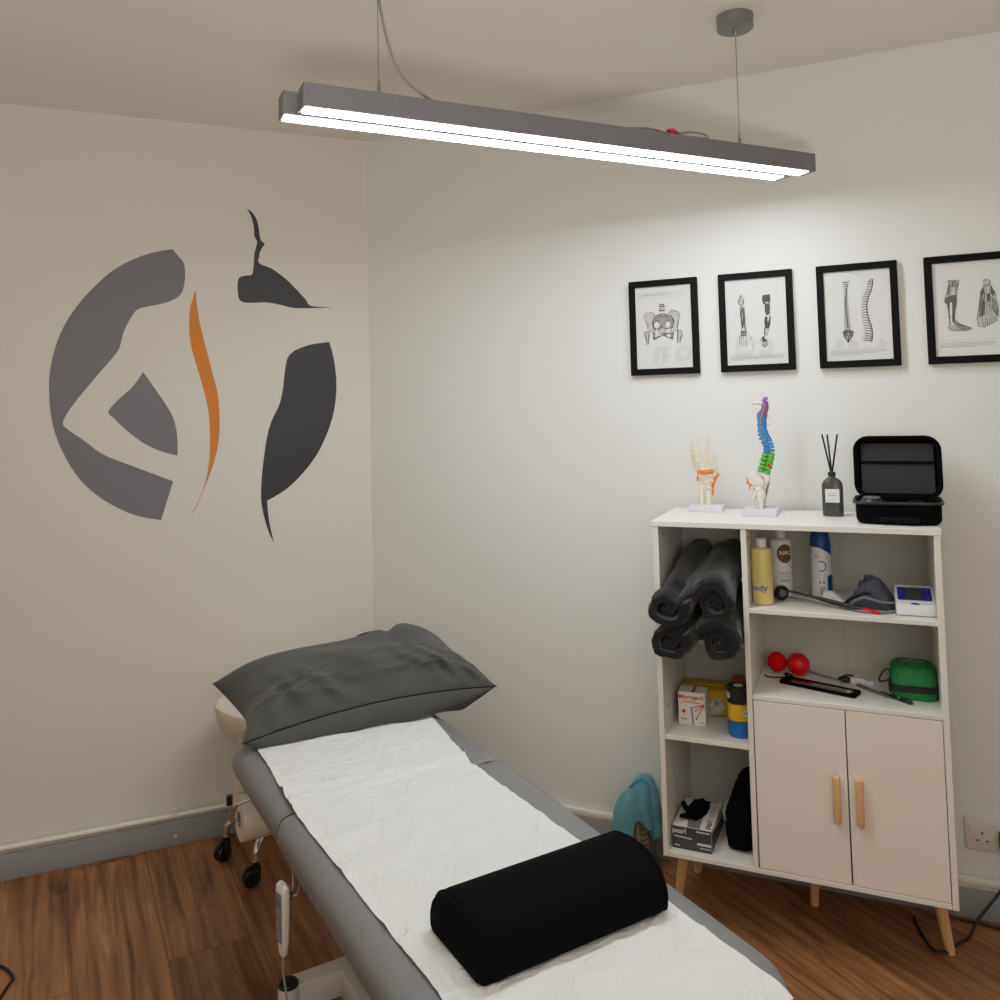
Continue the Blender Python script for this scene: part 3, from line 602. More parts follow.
SPINE = {
  'cerv': [(0.2945,0.3268),(0.2957,0.3185),(0.2954,0.3117),(0.2944,0.3053),(0.2927,0.2992),(0.2914,0.2928),(0.2901,0.2872)],
  'cervp': [(0.2848,0.3309),(0.2845,0.3214),(0.2834,0.3138),(0.2821,0.3063),(0.2782,0.3007),(0.2744,0.2977),(0.2699,0.2940)],
  'thor': [(0.2884,0.2815),(0.2870,0.2733),(0.2863,0.2646),(0.2859,0.2559),(0.2867,0.2475),(0.2882,0.2392),(0.2908,0.2305),(0.2944,0.2218),(0.2980,0.2127),(0.3009,0.2029),(0.3023,0.1931),(0.3030,0.1834)],
  'thorp': [(0.2685,0.2876),(0.2682,0.2800),(0.2690,0.2705),(0.2686,0.2610),(0.2697,0.2516),(0.2693,0.2421),(0.2700,0.2307),(0.2732,0.2193),(0.2793,0.2080),(0.2833,0.1985),(0.2847,0.1872),(0.2836,0.1789)],
  'lum': [(0.3015,0.1721),(0.2996,0.1608),(0.2966,0.1488),(0.2929,0.1364),(0.2884,0.1240)],
  'lump': [(0.2786,0.1702),(0.2745,0.1600),(0.2715,0.1487),(0.2682,0.1382),(0.2650,0.1298)],
  'ilium': [(0.2569,0.1287),(0.2623,0.1276),(0.2727,0.1118),(0.2841,0.0969),(0.2825,0.0856),(0.2732,0.0780),(0.2641,0.0797),(0.2515,0.0852),(0.2410,0.0964),(0.2398,0.1134),(0.2457,0.1229)],
  'sacrum': [(0.2892,0.1157),(0.2970,0.1139),(0.2995,0.1027),(0.2963,0.0952),(0.2916,0.0857),(0.2859,0.0800),(0.2830,0.0969),(0.2824,0.1089)],
  'femur': [(0.2693,0.0723),(0.2743,0.0611),(0.2746,0.0405),(0.2743,0.0150)],
  'isch': [(0.2513,0.0795),(0.2480,0.0588),(0.2530,0.0475),(0.2619,0.0703)],
  'nerveo': [(0.2532,0.0815),(0.2414,0.0888)],
  'n1': [(0.2333,0.1069)],
  'n2': [(0.2318,0.0963)],
  'n3': [(0.2333,0.0880)],
  'n4': [(0.2429,0.0700)],
  'skull': [(0.2479,0.3250),(0.2572,0.3278),(0.2701,0.3275),(0.2791,0.3242),(0.2752,0.3190),(0.2642,0.3181),(0.2533,0.3210)],
}

# ------------------------------------------------------------------ layout
TH = 0.8112                                   # the picture wall turns away from the logo wall by this angle
SV = Vector((math.cos(TH), -math.sin(TH), 0)) # along the picture wall, away from the corner
NV = Vector((-math.sin(TH), -math.cos(TH), 0))# out of the picture wall, into the room
ZC = 2.462
S0, NF = 1.1464, 0.3579                       # cabinet: left side along the wall; front face off the wall
CW, ZT, ZB = 0.7185, 1.1025, 0.191
def wr(s, n, z): return SV * s + NV * n + Vector((0, 0, z))
def cab(x, y, z): return wr(S0 + x, NF - y, z)
def cthing(name, label, cat, x, y, z, rot=0.0, group=None):
    return thing(name, label, cat, cab(x, y, z), -TH + rot, group)

# room outline (interior), counter-clockwise corners
P = [(-2.7, 0.0), (0.0, 0.0), (2.9 * SV.x, 2.9 * SV.y), (2.9 * SV.x, -4.1), (-2.7, -4.1)]
def slab(name, z0, z1, m):
    bm = new(); poly(bm, P, lambda x, y, d: Vector((x, y, z0 + d)), z1 - z0)
    return tag(obj(name, bm, m, smooth=False), kind='structure')
slab('floor', -0.06, 0.0, M['floor']); slab('ceiling', ZC, ZC + 0.06, M['ceiling'])
def wall(name, a, b, m, t=0.08):
    a = Vector(a); b = Vector(b); d = (b - a).normalized(); o = Vector((-d.y, d.x)) * t
    bm = new(); poly(bm, [a, b, b + o, a + o], lambda x, y, dd: Vector((x, y, dd)), ZC)
    return tag(obj(name, bm, m, smooth=False), kind='structure')
wall('wall_left', P[0], P[1], M['wall']); wall('wall_right', P[1], P[2], M['wall_r'])
wall('wall_side', P[2], P[3], M['wall']); wall('wall_back', P[3], P[4], M['wall']); wall('wall_far', P[4], P[0], M['wall'])

# skirting boards
bm = new(); box(bm, -2.7, -0.001, -0.015, -0.0005, 0, 0.082, 0.002)
tag(obj('baseboard_left', bm, M['skirting']), kind='structure')
def skirt(fn, L0, L1, n0, n1, z0, z1, bev=0.002):
    bm = new(); vs = box(bm, L0, L1, n0, n1, z0, z1, bev)
    for v in bm.verts: v.co = fn(v.co.x, v.co.y, v.co.z)
    return bm
bm = skirt(wr, 0.008, 2.89, 0.0005, 0.015, 0, 0.082)
tag(obj('baseboard_right', bm, M['skirting']), kind='structure')
# white heating pipe clipped over the left skirting, and its bead over the right one
bm = new(); tube(bm, [(-2.69, -0.017, 0.101), (-1.2, -0.017, 0.101), (-0.53, -0.017, 0.099), (-0.02, -0.018, 0.097)], 0.0095, 12)
t1 = tag(obj('trim_1', bm, M['trimwhite']), kind='structure')
bm = new(); box(bm, -0.699, -0.681, -0.026, -0.001, 0.094, 0.122, 0.003); box(bm, -0.694, -0.686, -0.03, -0.001, 0.118, 0.128, 0.002)
obj('bracket', bm, M['trimwhite'], t1)
bm = new(); box(bm, -2.69, -0.01, -0.012, -0.001, 0.082, 0.088, 0.002); obj('bead', bm, M['trimwhite'], t1)
bm = skirt(wr, 0.02, 2.88, 0.001, 0.019, 0.088, 0.112, 0.007)
t2 = tag(obj('trim_2', bm, M['trimwhite']), kind='structure')
bm = skirt(wr, 0.02, 2.88, 0.001, 0.013, 0.082, 0.087, 0.001); obj('bead', bm, M['trimwhite'], t2)
# a pale paint chip on the skirting
bm = new(); poly(bm, [(-0.694, 0.031), (-0.686, 0.026), (-0.679, 0.031), (-0.686, 0.037)], lambda x, z, d: Vector((x, -0.0156, z)))
tag(obj('paint_chip', bm, M['trimwhite'], bpy.data.objects['baseboard_left']))

# ------------------------------------------------------------------ wall emblem
lg = thing('wall_emblem', 'large vinyl wall emblem of a torso in a circle with an orange spine line', 'wall decal', (-0.65, 0, 1.55))
def decal(name, key, m):
    pts = []
    for seg in LOGO[key]:
        c = curve([(a, b, 0) for a, b in seg], 6) if len(seg) > 2 else [Vector((a, b, 0)) for a, b in seg]
        pts += [(v.x, v.y) for v in c][:-1]
    bm = new(); solid(bm, pts, lambda x, z, d: Vector((x + 0.65, -0.0012 + d, z - 1.55)), 0.0009)
    return obj(name, bm, m, lg, smooth=False)
decal('outer_arc', 'arc', M['vg']); decal('waist_shape', 'tri', M['vg']); decal('spine_curve', 'orange', M['vo'])
decal('neck_shape', 'head', M['vb']); decal('side_shape', 'side', M['vb'])

# ------------------------------------------------------------------ framed prints
FR = [(1.1215, 'black framed print of a pelvis drawing, farthest left on the wall', 'no'),
      (1.4095, 'black framed print showing two drawings of an arm', ''),
      (1.6995, 'black framed print showing front and side views of a spine', ''),
      (1.991, 'black framed print of a lower leg and a foot drawing, cut by the photo edge', '')]
for i, (sc_, lab, ghost) in enumerate(FR):
    r = thing('picture_frame', lab, 'picture', wr(sc_, 0, 1.679), -TH, 'anatomy prints along the wall')
    # local: x along wall, y INTO wall (y negative comes out into the room)
    W, Hh = 0.222, 0.308; b_ = 0.0205
    bm = new()
    for x0, x1, z0, z1 in ((-W/2, W/2, Hh/2-b_, Hh/2), (-W/2, W/2, -Hh/2, -Hh/2+b_), (-W/2, -W/2+b_, -Hh/2+b_, Hh/2-b_), (W/2-b_, W/2, -Hh/2+b_, Hh/2-b_)):
        box(bm, x0, x1, -0.020, -0.001, z0, z1, 0.0012, 1)
    obj('frame', bm, M['frame'], r)
    bm = new(); box(bm, -W/2+b_-.001, W/2-b_+.001, -0.012, -0.002, -Hh/2+b_-.001, Hh/2-b_+.001)
    pr = obj('print', bm, M['paperw'], r, smooth=False)
    D = PRINTS[i]
    lx, lz = W/2 - b_ - 0.001, Hh/2 - b_ - 0.001
    def cl(x, z, d): return Vector((max(-lx, min(lx, x)), -0.0122 - d, max(-lz, min(lz, z))))
    fills = {}
    for key, m, d in (('light', 'ink3', .0002), ('mid', 'ink2', .0004), ('dmid', 'ink4', .0006), ('hole', 'paperw', .0008)):
        bm = new()
        for pg in D.get(key, []): poly(bm, pg, lambda x, z, dd: cl(x, z, d))
        bmesh.ops.triangulate(bm, faces=bm.faces[:])
        if len(bm.faces): obj('shading', bm, M[m], pr, smooth=False)
        else: bm.free()
    bm = new()
    for st in D['dark']: stroke(bm, st, 0.0013 if i < 2 else 0.0021 if i == 2 else 0.0011, cl, .001)
    for key in ('light', 'mid'):                       # engraving-like inner contour lines
        for pg in D.get(key, []):
            cx_ = sum(p_[0] for p_ in pg) / len(pg); cz_ = sum(p_[1] for p_ in pg) / len(pg)
            for s_, w_ in ((1.0, .0009), (.80, .0006), (.58, .0006)):
                q_ = [(cx_ + (p_[0] - cx_) * s_, cz_ + (p_[1] - cz_) * s_) for p_ in pg]; n_ = len(q_)
                for k_ in range(n_):
                    if s_ == 1.0 or (k_ + int(s_ * 10)) % 3: stroke(bm, [q_[k_], q_[(k_ + 1) % n_]], w_, cl, .0009)
    obj('drawing', bm, M['ink'], pr, smooth=False)
    bm = new(); random.seed(i)
    for st in D['thin']:
        (x0, z0), (x1, z1) = st[0], st[-1]; Ln = abs(x1 - x0)
        z0 = z1 = (z0 + z1) / 2
        if Ln < 0.03 or (len(D['thin']) > 3 and st is (D['thin'][1] if i in (1, 2) else D['thin'][3] if i == 0 else D['thin'][9])):
            stroke(bm, [(x0, z0), (x1, z1)], 0.0005 if Ln > .03 else 0.0009 if i != 3 else .0006, cl, .0005); continue
        x = x0
        while x < x1 - 0.002:
            w = random.uniform(0.002, 0.007); z = z0
            stroke(bm, [(x, z), (min(x + w, x1), z)], 0.0012, cl, .0005); x += w + random.uniform(0.0012, 0.002)
    obj('small_print', bm, M['ink2'], pr, smooth=False)
    if ghost:  # window sign mirrored in the glass, painted on as pale letters
        text('lettering', 'n', 0.10, M['ghost'], pr, lambda x, y: Vector((-x - 0.012 + .12 * y, -0.01225, y - 0.083)), bold=0.005)
        text('lettering', 'o', 0.10, M['ghost'], pr, lambda x, y: Vector((min(-x + 0.062 + .12 * y, lx), -0.01225, y - 0.080)), bold=0.005)
    elif i == 1:  # more of the mirrored sign, painted on the same way
        for ch, cx_ in (('i', -.055), ('t', -.022), ('c', .030)):
            text('lettering', ch, 0.095, M['ghost'], pr, lambda x, y, cx_=cx_: Vector((-x + cx_ + .12 * y, -0.01225, y - 0.075)), bold=0.005)
    elif i < 3:  # vaguer part of that reflection, painted as pale arcs
        bm = new()
        gh = [(-.062, -.085, .016), (-.03, -.082, .02), (.02, -.08, .02), (.058, -.088, .014)] if i == 1 else [(-.05, -.08, .014), (-.015, -.08, .014), (.02, -.065, .016), (.06, -.082, .014)]
        for gx, gz, gr in gh:
            a = [(gx + gr * math.cos(t * PI / 8), gz - 0.014 + 1.7 * gr * math.sin(t * PI / 8)) for t in range(9)]
            poly(bm, a, lambda x, z, dd: cl(x, z, 0.00005))
        obj('reflection_shapes', bm, M['ghost'], pr, smooth=False)
    bm = new(); poly(bm, [(-lx, -lz), (lx, -lz), (lx, lz), (-lx, lz)], lambda x, z, d: Vector((x, -0.0155, z)))
    obj('glass', bm, M['pane'], r, smooth=False)

# ------------------------------------------------------------------ pendant lamp
LR = math.radians(1.65)
LZ = 2.053
lp = thing('pendant_light', 'long twin-bar grey pendant light hanging over the couch', 'pendant lamp', (0.212, -1.35, LZ), LR)
def bar(x0, x1, y0, y1):
    bm = new(); box(bm, x0, x1, y0, y1, 0.002, 0.052, 0.0015, 1)
    h = obj('housing', bm, M['alu'], lp)
    bm = new(); box(bm, x0 + 0.006, x1 - 0.022, y0 + 0.0075, y1 - 0.0075, 0.0002, 0.0022)
    obj('diffuser', bm, M['lamp'], lp, smooth=False)
bar(-0.698, 0.698, -0.031, 0.021); bar(-0.728, 0.668, 0.031, 0.083)
bm = new()
for x in (-0.45, 0.0, 0.45): box(bm, x - 0.02, x + 0.02, 0.021, 0.030, 0.012, 0.042)
obj('bridge', bm, M['alu'], lp)
zc = ZC - LZ
for x in (-0.528, 0.462):
    wy = 0.0
    bm = new(); tube(bm, [(x, wy, 0.078), (x, wy, zc - 0.03)], 0.0011, 6); obj('suspension_wire', bm, M['steel'], lp)
    bm = new(); lathe(bm, [(0.0045, 0.045), (0.0045, 0.074), (0.003, 0.078), (0.002, 0.09)], 12, (x, wy, 0)); box(bm, x - 0.018, x + 0.018, wy - 0.014, wy + 0.014, 0.050, 0.056, 0.001)
    lathe(bm, [(0.004, 0.05), (0.004, 0.062)], 8, (x + 0.028, wy, 0)); obj('wire_fitting', bm, M['steel'], lp)
    bm = new()
    lathe(bm, [(0.046, zc - 0.036), (0.048, zc - 0.034), (0.048, zc - 0.0005)], 40, (x, wy, 0)); lathe(bm, [(0.003, zc - 0.055), (0.006, zc - 0.05), (0.006, zc - 0.036)], 12, (x, wy, 0))
    obj('ceiling_rose', bm, M['steel'], lp)
bm = new()
tube(bm, curve([(-0.524, 0.004, zc - 0.03), (-0.521, 0.006, 0.26), (-0.48, 0.014, 0.13), (-0.40, 0.02, 0.07), (-0.32, 0.02, 0.056)], 8), 0.0035, 8)
obj('power_cable', bm, M['greycable'], lp)
bm = new(); tube(bm, curve([(0.07, 0.0, 0.054), (0.17, 0.0, 0.068), (0.24, 0.0, 0.062), (0.30, 0.0, 0.074), (0.345, 0.0, 0.0735), (0.352, -0.005, 0.066), (0.34, -0.008, 0.060), (0.26, -0.01, 0.056)], 8), 0.0028, 8)
obj('spare_cable', bm, M['greycable'], lp)
bm = new(); tube(bm, [(0.232, -0.002, 0.064), (0.245, -0.002, 0.070), (0.262, -0.002, 0.066)], [0.009, 0.007, 0.003], 8); obj('connector', bm, M['redw'], lp)

# ------------------------------------------------------------------ storage cabinet
cb_ = cthing('storage_cabinet', 'white storage cabinet with open shelves, two doors and splayed wooden legs', 'cabinet', 0, 0, 0)
T = 0.015; DP = 0.330
def part(name, m, *boxes, bev=0.001, parent=None):
    bm = new()
    for b in boxes: box(bm, *b, bev, 1)
    return obj(name, bm, m, parent or cb_)
part('top_panel', M['white'], (-0.003, CW + 0.003, -0.002, DP, ZT - T, ZT))
part('side_panel', M['white'], (0, T, 0, DP, ZB, ZT - T)); part('side_panel', M['white'], (CW - T, CW, 0, DP, ZB, ZT - T))
part('bottom_panel', M['white'], (T, CW - T, 0.001, DP, ZB, ZB + 0.013))
part('divider', M['white'], (0.239, 0.253, 0.001, DP - 0.006, ZB + 0.013, ZT - T))
part('back_panel', M['back'], (T, 0.4765, DP - 0.006, DP - 0.001, ZB + .013, ZT - T), (0.4785, CW - T, DP - 0.006, DP - 0.001, ZB + .013, ZT - T), (.474, .481, DP - .008, DP - .005, ZB + .013, ZT - T))
for x0, x1, z, y0 in ((T, 0.239, 0.517, 0.002), (T, 0.239, 0.733, 0.19), (0.253, CW - T, 0.877, 0.002), (0.253, CW - T, 0.650, 0.002)):
    part('shelf', M['white'], (x0, x1, y0, DP - 0.006, z - 0.012, z))
for x0, x1, hx in ((0.2555, 0.4795, 0.4535), (0.4825, CW - T - 0.0015, 0.5075)):
    d = part('door', M['door'], (x0, x1, 0.0015, 0.0165, ZB + 0.0145, 0.6365))
    bm = new(); box(bm, hx - 0.009, hx + 0.009, -0.017, 0.0012, 0.357, 0.474, 0.004, 3); obj('handle', bm, M['oak'], d)
def leg(x0, y0, x1, y1):
    bm = new(); tube(bm, [(x0, y0, 0.0005), (x0 * .5 + x1 * .5, y0 * .5 + y1 * .5, ZB / 2), (x1, y1, ZB - 0.0005)], [0.0115, 0.0148, 0.018], 20); obj('leg', bm, M['oak'], cb_)
leg(0.003, 0.163, 0.034, 0.15); leg(0.703, 0.158, 0.672, 0.15); leg(0.028, 0.315, 0.065, 0.29); leg(0.70, 0.315, 0.66, 0.29); leg(0.369, 0.256, 0.373, 0.256)
bm = new()
for x, y, z in ((0.0152, 0.05, 1.06), (0.0152, 0.28, 1.06), (0.2532, 0.04, 1.06), (0.0152, 0.05, 0.58), (0.0152, 0.2, 0.64)): ball(bm, (x, y, z), 0.003, u=8, v=6)
obj('cam_screw', bm, M['txt'], cb_)

# ------------------------------------------------------------------ wall socket
so = thing('wall_socket', 'white double wall socket by the cabinet', 'socket', wr(1.983, 0, 0.227), -TH)
bm = new(); box(bm, -0.073, 0.073, -0.009, -0.0006, -0.043, 0.043, 0.003); obj('face_plate', bm, M['socket'], so)
for x in (-0.037, 0.037):
    bm = new()
    for dx, dz, w, h in ((0, -.006 + .01, .004, .008), (-.0115, -.016, .007, .004), (.0115, -.016, .007, .004)): box(bm, x + dx - w/2 + .006*(1 if x<0 else -1), x + dx + w/2+ .006*(1 if x<0 else -1), -0.0094, -0.0085, dz - h/2, dz + h/2)
    obj('pin_holes', bm, M['blackp'], so)
for x in (-0.058, 0.058):
    bm = new(); vs = box(bm, x - 0.006, x + 0.006, -0.0125, -0.008, 0.004, 0.030, 0.001); obj('switch', bm, M['socket'], so)
pl = thing('power_plug', 'black plug in the right half of the wall socket, at the photo edge', 'plug', wr(2.014, 0.009, 0.225), -TH)
bm = new(); box(bm, -0.024, 0.024, -0.030, -0.0008, -0.024, 0.024, 0.008, 3); obj('plug_body', bm, M['blackp'], pl)
bm = new(); tube(bm, [(0, -0.02, -0.022), (0, -0.022, -0.042)], [0.006, 0.004], 10); obj('strain_relief', bm, M['blackp'], pl)
bm = new(); f = lambda *a: wr(*a)
tube(bm, curve([f(2.014, 0.031, 0.182), f(2.012, 0.035, 0.145), f(1.975, 0.05, 0.09), f(1.925, 0.08, 0.035), f(1.90, 0.12, 0.008), f(1.880, 0.145, 0.005), f(1.862, 0.17, 0.005)], 8), 0.0038, 8)
tag(obj('plug_cable', bm, M['cable']), 'black cable dropping from the wall plug past the right cabinet leg', 'cable')
bm = new(); tube(bm, curve([(1.165, -1.335, .005), (1.14, -1.37, 0.005), (1.115, -1.41, 0.005), (1.095, -1.455, 0.005), (1.115, -1.478, 0.005), (1.14, -1.485, 0.005)], 8), 0.004, 8)
tag(obj('floor_cable', bm, M['cable']), 'black cable looping on the floor under the right end of the cabinet', 'cable')
bm = new(); tube(bm, curve([(1.235, -1.355, .0045), (1.265, -1.385, .0045), (1.30, -1.43, .0045), (1.345, -1.48, 0.0045), (1.42, -1.53, 0.0045), (1.52, -1.57, .0045)], 8), 0.0038, 8)
tag(obj('floor_cable', bm, M['cable']), 'black cable lying along the skirting below the wall socket', 'cable')
bm = new(); tube(bm, curve([(-1.30, -0.42, 0.005), (-1.2, -0.45, 0.005), (-1.129, -0.489, 0.005), (-1.092, -0.553, 0.005), (-1.10, -0.59, 0.005), (-1.12, -0.68, 0.005), (-1.14, -0.85, 0.005)], 6), 0.0038, 8)
tag(obj('floor_cable', bm, M['cable']), 'thin black cable on the floor at the lower left photo edge', 'cable')

# ------------------------------------------------------------------ treatment couch
BR = math.radians(6.8)
bed = thing('treatment_couch', 'grey vinyl treatment couch covered with white couch paper', 'treatment couch', (-0.142, -2.12, 0), BR)
def pad(name, y0, y1, w, rr, m, z0=0.497, z1=0.570):
    bm = new(); secs = []
    for z, ins in ((z0, .014), (z0 + .004, .005), (z0 + .018, .0), (z0 + .040, 0.0), (z0 + .056, .006), (z0 + .067, .019), (z1 - .001, .034), (z1, .055)):
        j0 = ins if y0 < .5 else max(0, ins - .006) * .35; j1 = ins if y1 > 1 else max(0, ins - .006) * .35
        secs.append([Vector((x, y, z)) for x, y in rrect4(-w / 2 + ins + .013, w / 2 - ins + .013, y0 + j0, y1 - j1, .10 if y0 < .5 else .012, .07 if y1 > 1 else .012)])
        for v in secs[-1]:
            if v.x > 0: v.x *= 1 - .085 * (1 - min(1, max(0, v.y / .94)))
    loft(bm, secs); return obj(name, bm, m, bed)
pad('mattress', -0.01, 0.944, 0.572, 0.07, M['vinyl']); pad('headrest_pad', 0.947, 1.44, 0.566, 0.075, M['vinyl'])
bm = new()
for s in (-1, 1):
    tube(bm, curve([(.013 + s * .272, 0.9455, .50), (.013 + s * .282, 0.9455, .52), (.013 + s * .279, 0.9455, .545), (.013 + s * .265, .9455, .560), (.013 + s * .22, .9455, .566)], 4), .0009, 6)
obj('seam', bm, M['frame'], bed)
bm = new(); box(bm, -.225, .225, .03, .93, .470, .4965, .004); box(bm, -.215, .215, .96, 1.40, .470, .4965, .004); obj('base_board', bm, M['blackp'], bed)
bm = new()
for s in (-1, 1): box(bm, s * .15 - .02, s * .15 + .02, .05, 1.35, .43, .4695, .003)
for y in (.10, .52, .90): box(bm, -.13, .13, y - .02, y + .02, .432, .468, .003)
obj('upper_frame', bm, M['framew'], bed)
bm = new()
for s in (-1, 1): box(bm, s * .083 - .019, s * .083 + .019, .12, 1.082, .085, .145, .003)
for y in (.14, 1.06): box(bm, -.205, .205, y - .022, y + .022, .0855, .1445, .003)
obj('base_frame', bm, M['framew'], bed)
for s in (-1, 1):
    for y in (.14, 1.045):
        bm = new(); lathe(bm, [(.021, .012), (.023, .014), (.023, .148), (.020, .149)], 24, (s * .222, y, 0)); l_ = obj('leg', bm, M['framew'], bed)
        bm = new(); lathe(bm, [(.0232, .148), (.0232, .152), (.020, .156), (.004, .157)], 24, (s * .222, y, 0)); obj('end_cap', bm, M['blackp'], l_)
        bm = new(); lathe(bm, [(.026, .0005), (.026, .008), (.012, .0125)], 20, (s * .222, y, 0)); obj('foot', bm, M['blackp'], l_)
bm = new()
for s in (-1, 1): tube(bm, [(s * .13, .25, .13), (s * .13, .78, .45)], .02, 12)
tube(bm, [(-.13, .25, .13), (.13, .25, .13)], .016, 12); tube(bm, [(-.13, .78, .45), (.13, .78, .45)], .016, 12)
obj('lift_arm', bm, M['framew'], bed)
bm = new(); tube(bm, [(0, .45, .12), (0, .62, .28)], .03, 16); tube(bm, [(0, .62, .28), (0, .74, .42)], .014, 12); obj('lift_motor', bm, M['blackp'], bed)

# paper over the couch
pp = thing('couch_paper', 'white couch paper sheet laid along the grey treatment couch', 'paper sheet', (-0.142, -2.12, 0.5705), BR)
bm = new(); nx, ny = 110, 330; rows = []
for j in range(ny + 1):
    y = -0.012 + 1.415 * j / ny
    t = min(1, max(0, (y - .28) / .66))
    xl = -.219 - .02 * t; xr = .219 - .020 * min(1, max(0, (y - .0) / .94))
    if y > .945:
        u = (y - .945) / .36; xr = .199 + .055 * min(1, u); xl = -.239 + .016 * min(1, u * 1.3)
    xl += .0012 * nz(y, 1, 0, 9) + .0006 * nz(y, 4, 0, 25); xr += .0012 * nz(y, 7, 0, 9) + .0006 * nz(y, 9, 0, 25)
    row = []
    for i in range(nx + 1):
        f = i / nx; x = xl + (xr - xl) * f
        e = min(f, 1 - f)
        w1 = 1 - abs(nz(x * .8 + y * .5, y - x * .7, 2, 6)) * 3.4; w2 = 1 - abs(nz(x * .6 - y * .3, y * 1.2 + x * .5, 7, 10)) * 3.4; w3 = 1 - abs(nz(x * .5, y * 1.6 + x * .2, 5, 8)) * 4
        z = .0030 + .0022 * abs(nz(x + y * .2, y, 0, 7)) + .0036 * max(0, w1) ** 2 + .0026 * max(0, w2) ** 2 + .0006 * nz(x, y, 5, 38)
        z += (.0045 * max(0, w3) ** 2) * max(0, min(1, (y - .75) / .25))
        # folds that run across the sheet near the joint, and soft ones along it
        z += .0075 * math.exp(-((y - .965 - .05 * (f - .5) - .012 * nz(x, 2, 1, 6)) / .008) ** 2)
        z += .0065 * math.exp(-((y - 1.005 + .06 * (f - .5)) / .010) ** 2) * (0.4 + .6 * (1 - f))
        z -= .0020 * math.exp(-((y - .945) / .006) ** 2)
        z += .0030 * math.exp(-((y - .13 - .25 * (f - .5)) / .006) ** 2) * f + .003 * math.exp(-((y - .07 - .5 * (f - .5)) / .005) ** 2) * f
        z += .004 * max(0, nz(x * .5, y, 9, 11)) * max(0, min(1, (y - .9) / .2))
        if e < .08 and y > 1.0: z += .010 * max(0, nz(y, f, 2, 10)) * (1 - e / .08)
        if y > 1.12: z = min(z, .0065)
        if y < .03: z -= (.03 - y) ** 2 * 12 * 0.6
        if f < .06 or f > .94: z -= .0012
        row.append(bm.verts.new((x, y, max(.0006, z) if y > .03 else z)))
    rows.append(row)
for a, b in zip(rows, rows[1:]):
    for i in range(nx): bm.faces.new((a[i], a[i + 1], b[i + 1], b[i]))
obj('sheet', bm, M['paper'], pp)
# paper roll on a holder under the head end, its sheet rising behind the couch
def bedw(x, y, z):
    return Vector((-0.142 + x * math.cos(BR) - y * math.sin(BR), -2.12 + x * math.sin(BR) + y * math.cos(BR), z))
hb = thing('roll_holder', 'chrome rod holder with black knob under the head of the couch', 'roll holder', bedw(0, 1.49, .335), BR)
bm = new(); tube(bm, [(-.250, 0, 0), (.250, 0, 0)], .006, 12)
tube(bm, curve([(-.250, 0, 0), (-.255, 0, .02), (-.255, 0, .05)], 4), .004, 10); tube(bm, curve([(.250, 0, 0), (.255, 0, .02), (.255, 0, .05)], 4), .004, 10)
for s in (-1, 1): tube(bm, [(s * .250, 0, 0), (s * .250, -.07, .07), (s * .15, -.12, .105)], .004, 10)
obj('rod', bm, M['chrome'], hb)
for s in (-1, 1):
    bm = new(); tube(bm, [(s * .255, 0, .044), (s * .255, 0, .068)], .0085, 14); obj('knob', bm, M['blackp'], hb)
ro = thing('couch_roll', 'roll of white couch paper hanging below the head of the couch', 'paper roll', bedw(0.01, 1.49, .335), BR)
bm = new(); mxr = Matrix.Rotation(PI / 2, 4, 'Y')
lathe(bm, [(.016, -.24), (.057, -.24), (.058, -.238), (.058, .238), (.057, .24), (.016, .24)], 40, mx=mxr, ring_=True); obj('roll', bm, M['framew' if 0 else 'cream'], ro)
bm = new(); lathe(bm, [(.0155, -.2405), (.0195, -.2408), (.0195, -.2405), (.0155, -.24)], 30, mx=mxr, ring_=True); obj('core', bm, M['brown'], ro)
bm = new(); rows = []
for j in range(26):
    t = j / 25; z = .0 + t * .232; row = []
    y = .0585 if t < .05 else .0585 - .05 * t ** 3 + .002 * math.sin(t * 9)
    for i in range(21):
        f = i / 20; row.append(bm.verts.new((-.238 + .476 * f, y + .003 * nz(f * 3, t, 0, 2), z)))
    rows.append(row)
for a, b in zip(rows, rows[1:]):
    for i in range(20): bm.faces.new((a[i], a[i + 1], b[i + 1], b[i]))
o = obj('hanging_sheet', bm, M['cream'], ro)
sm = o.modifiers.new('s', 'SOLIDIFY'); sm.thickness = .0006

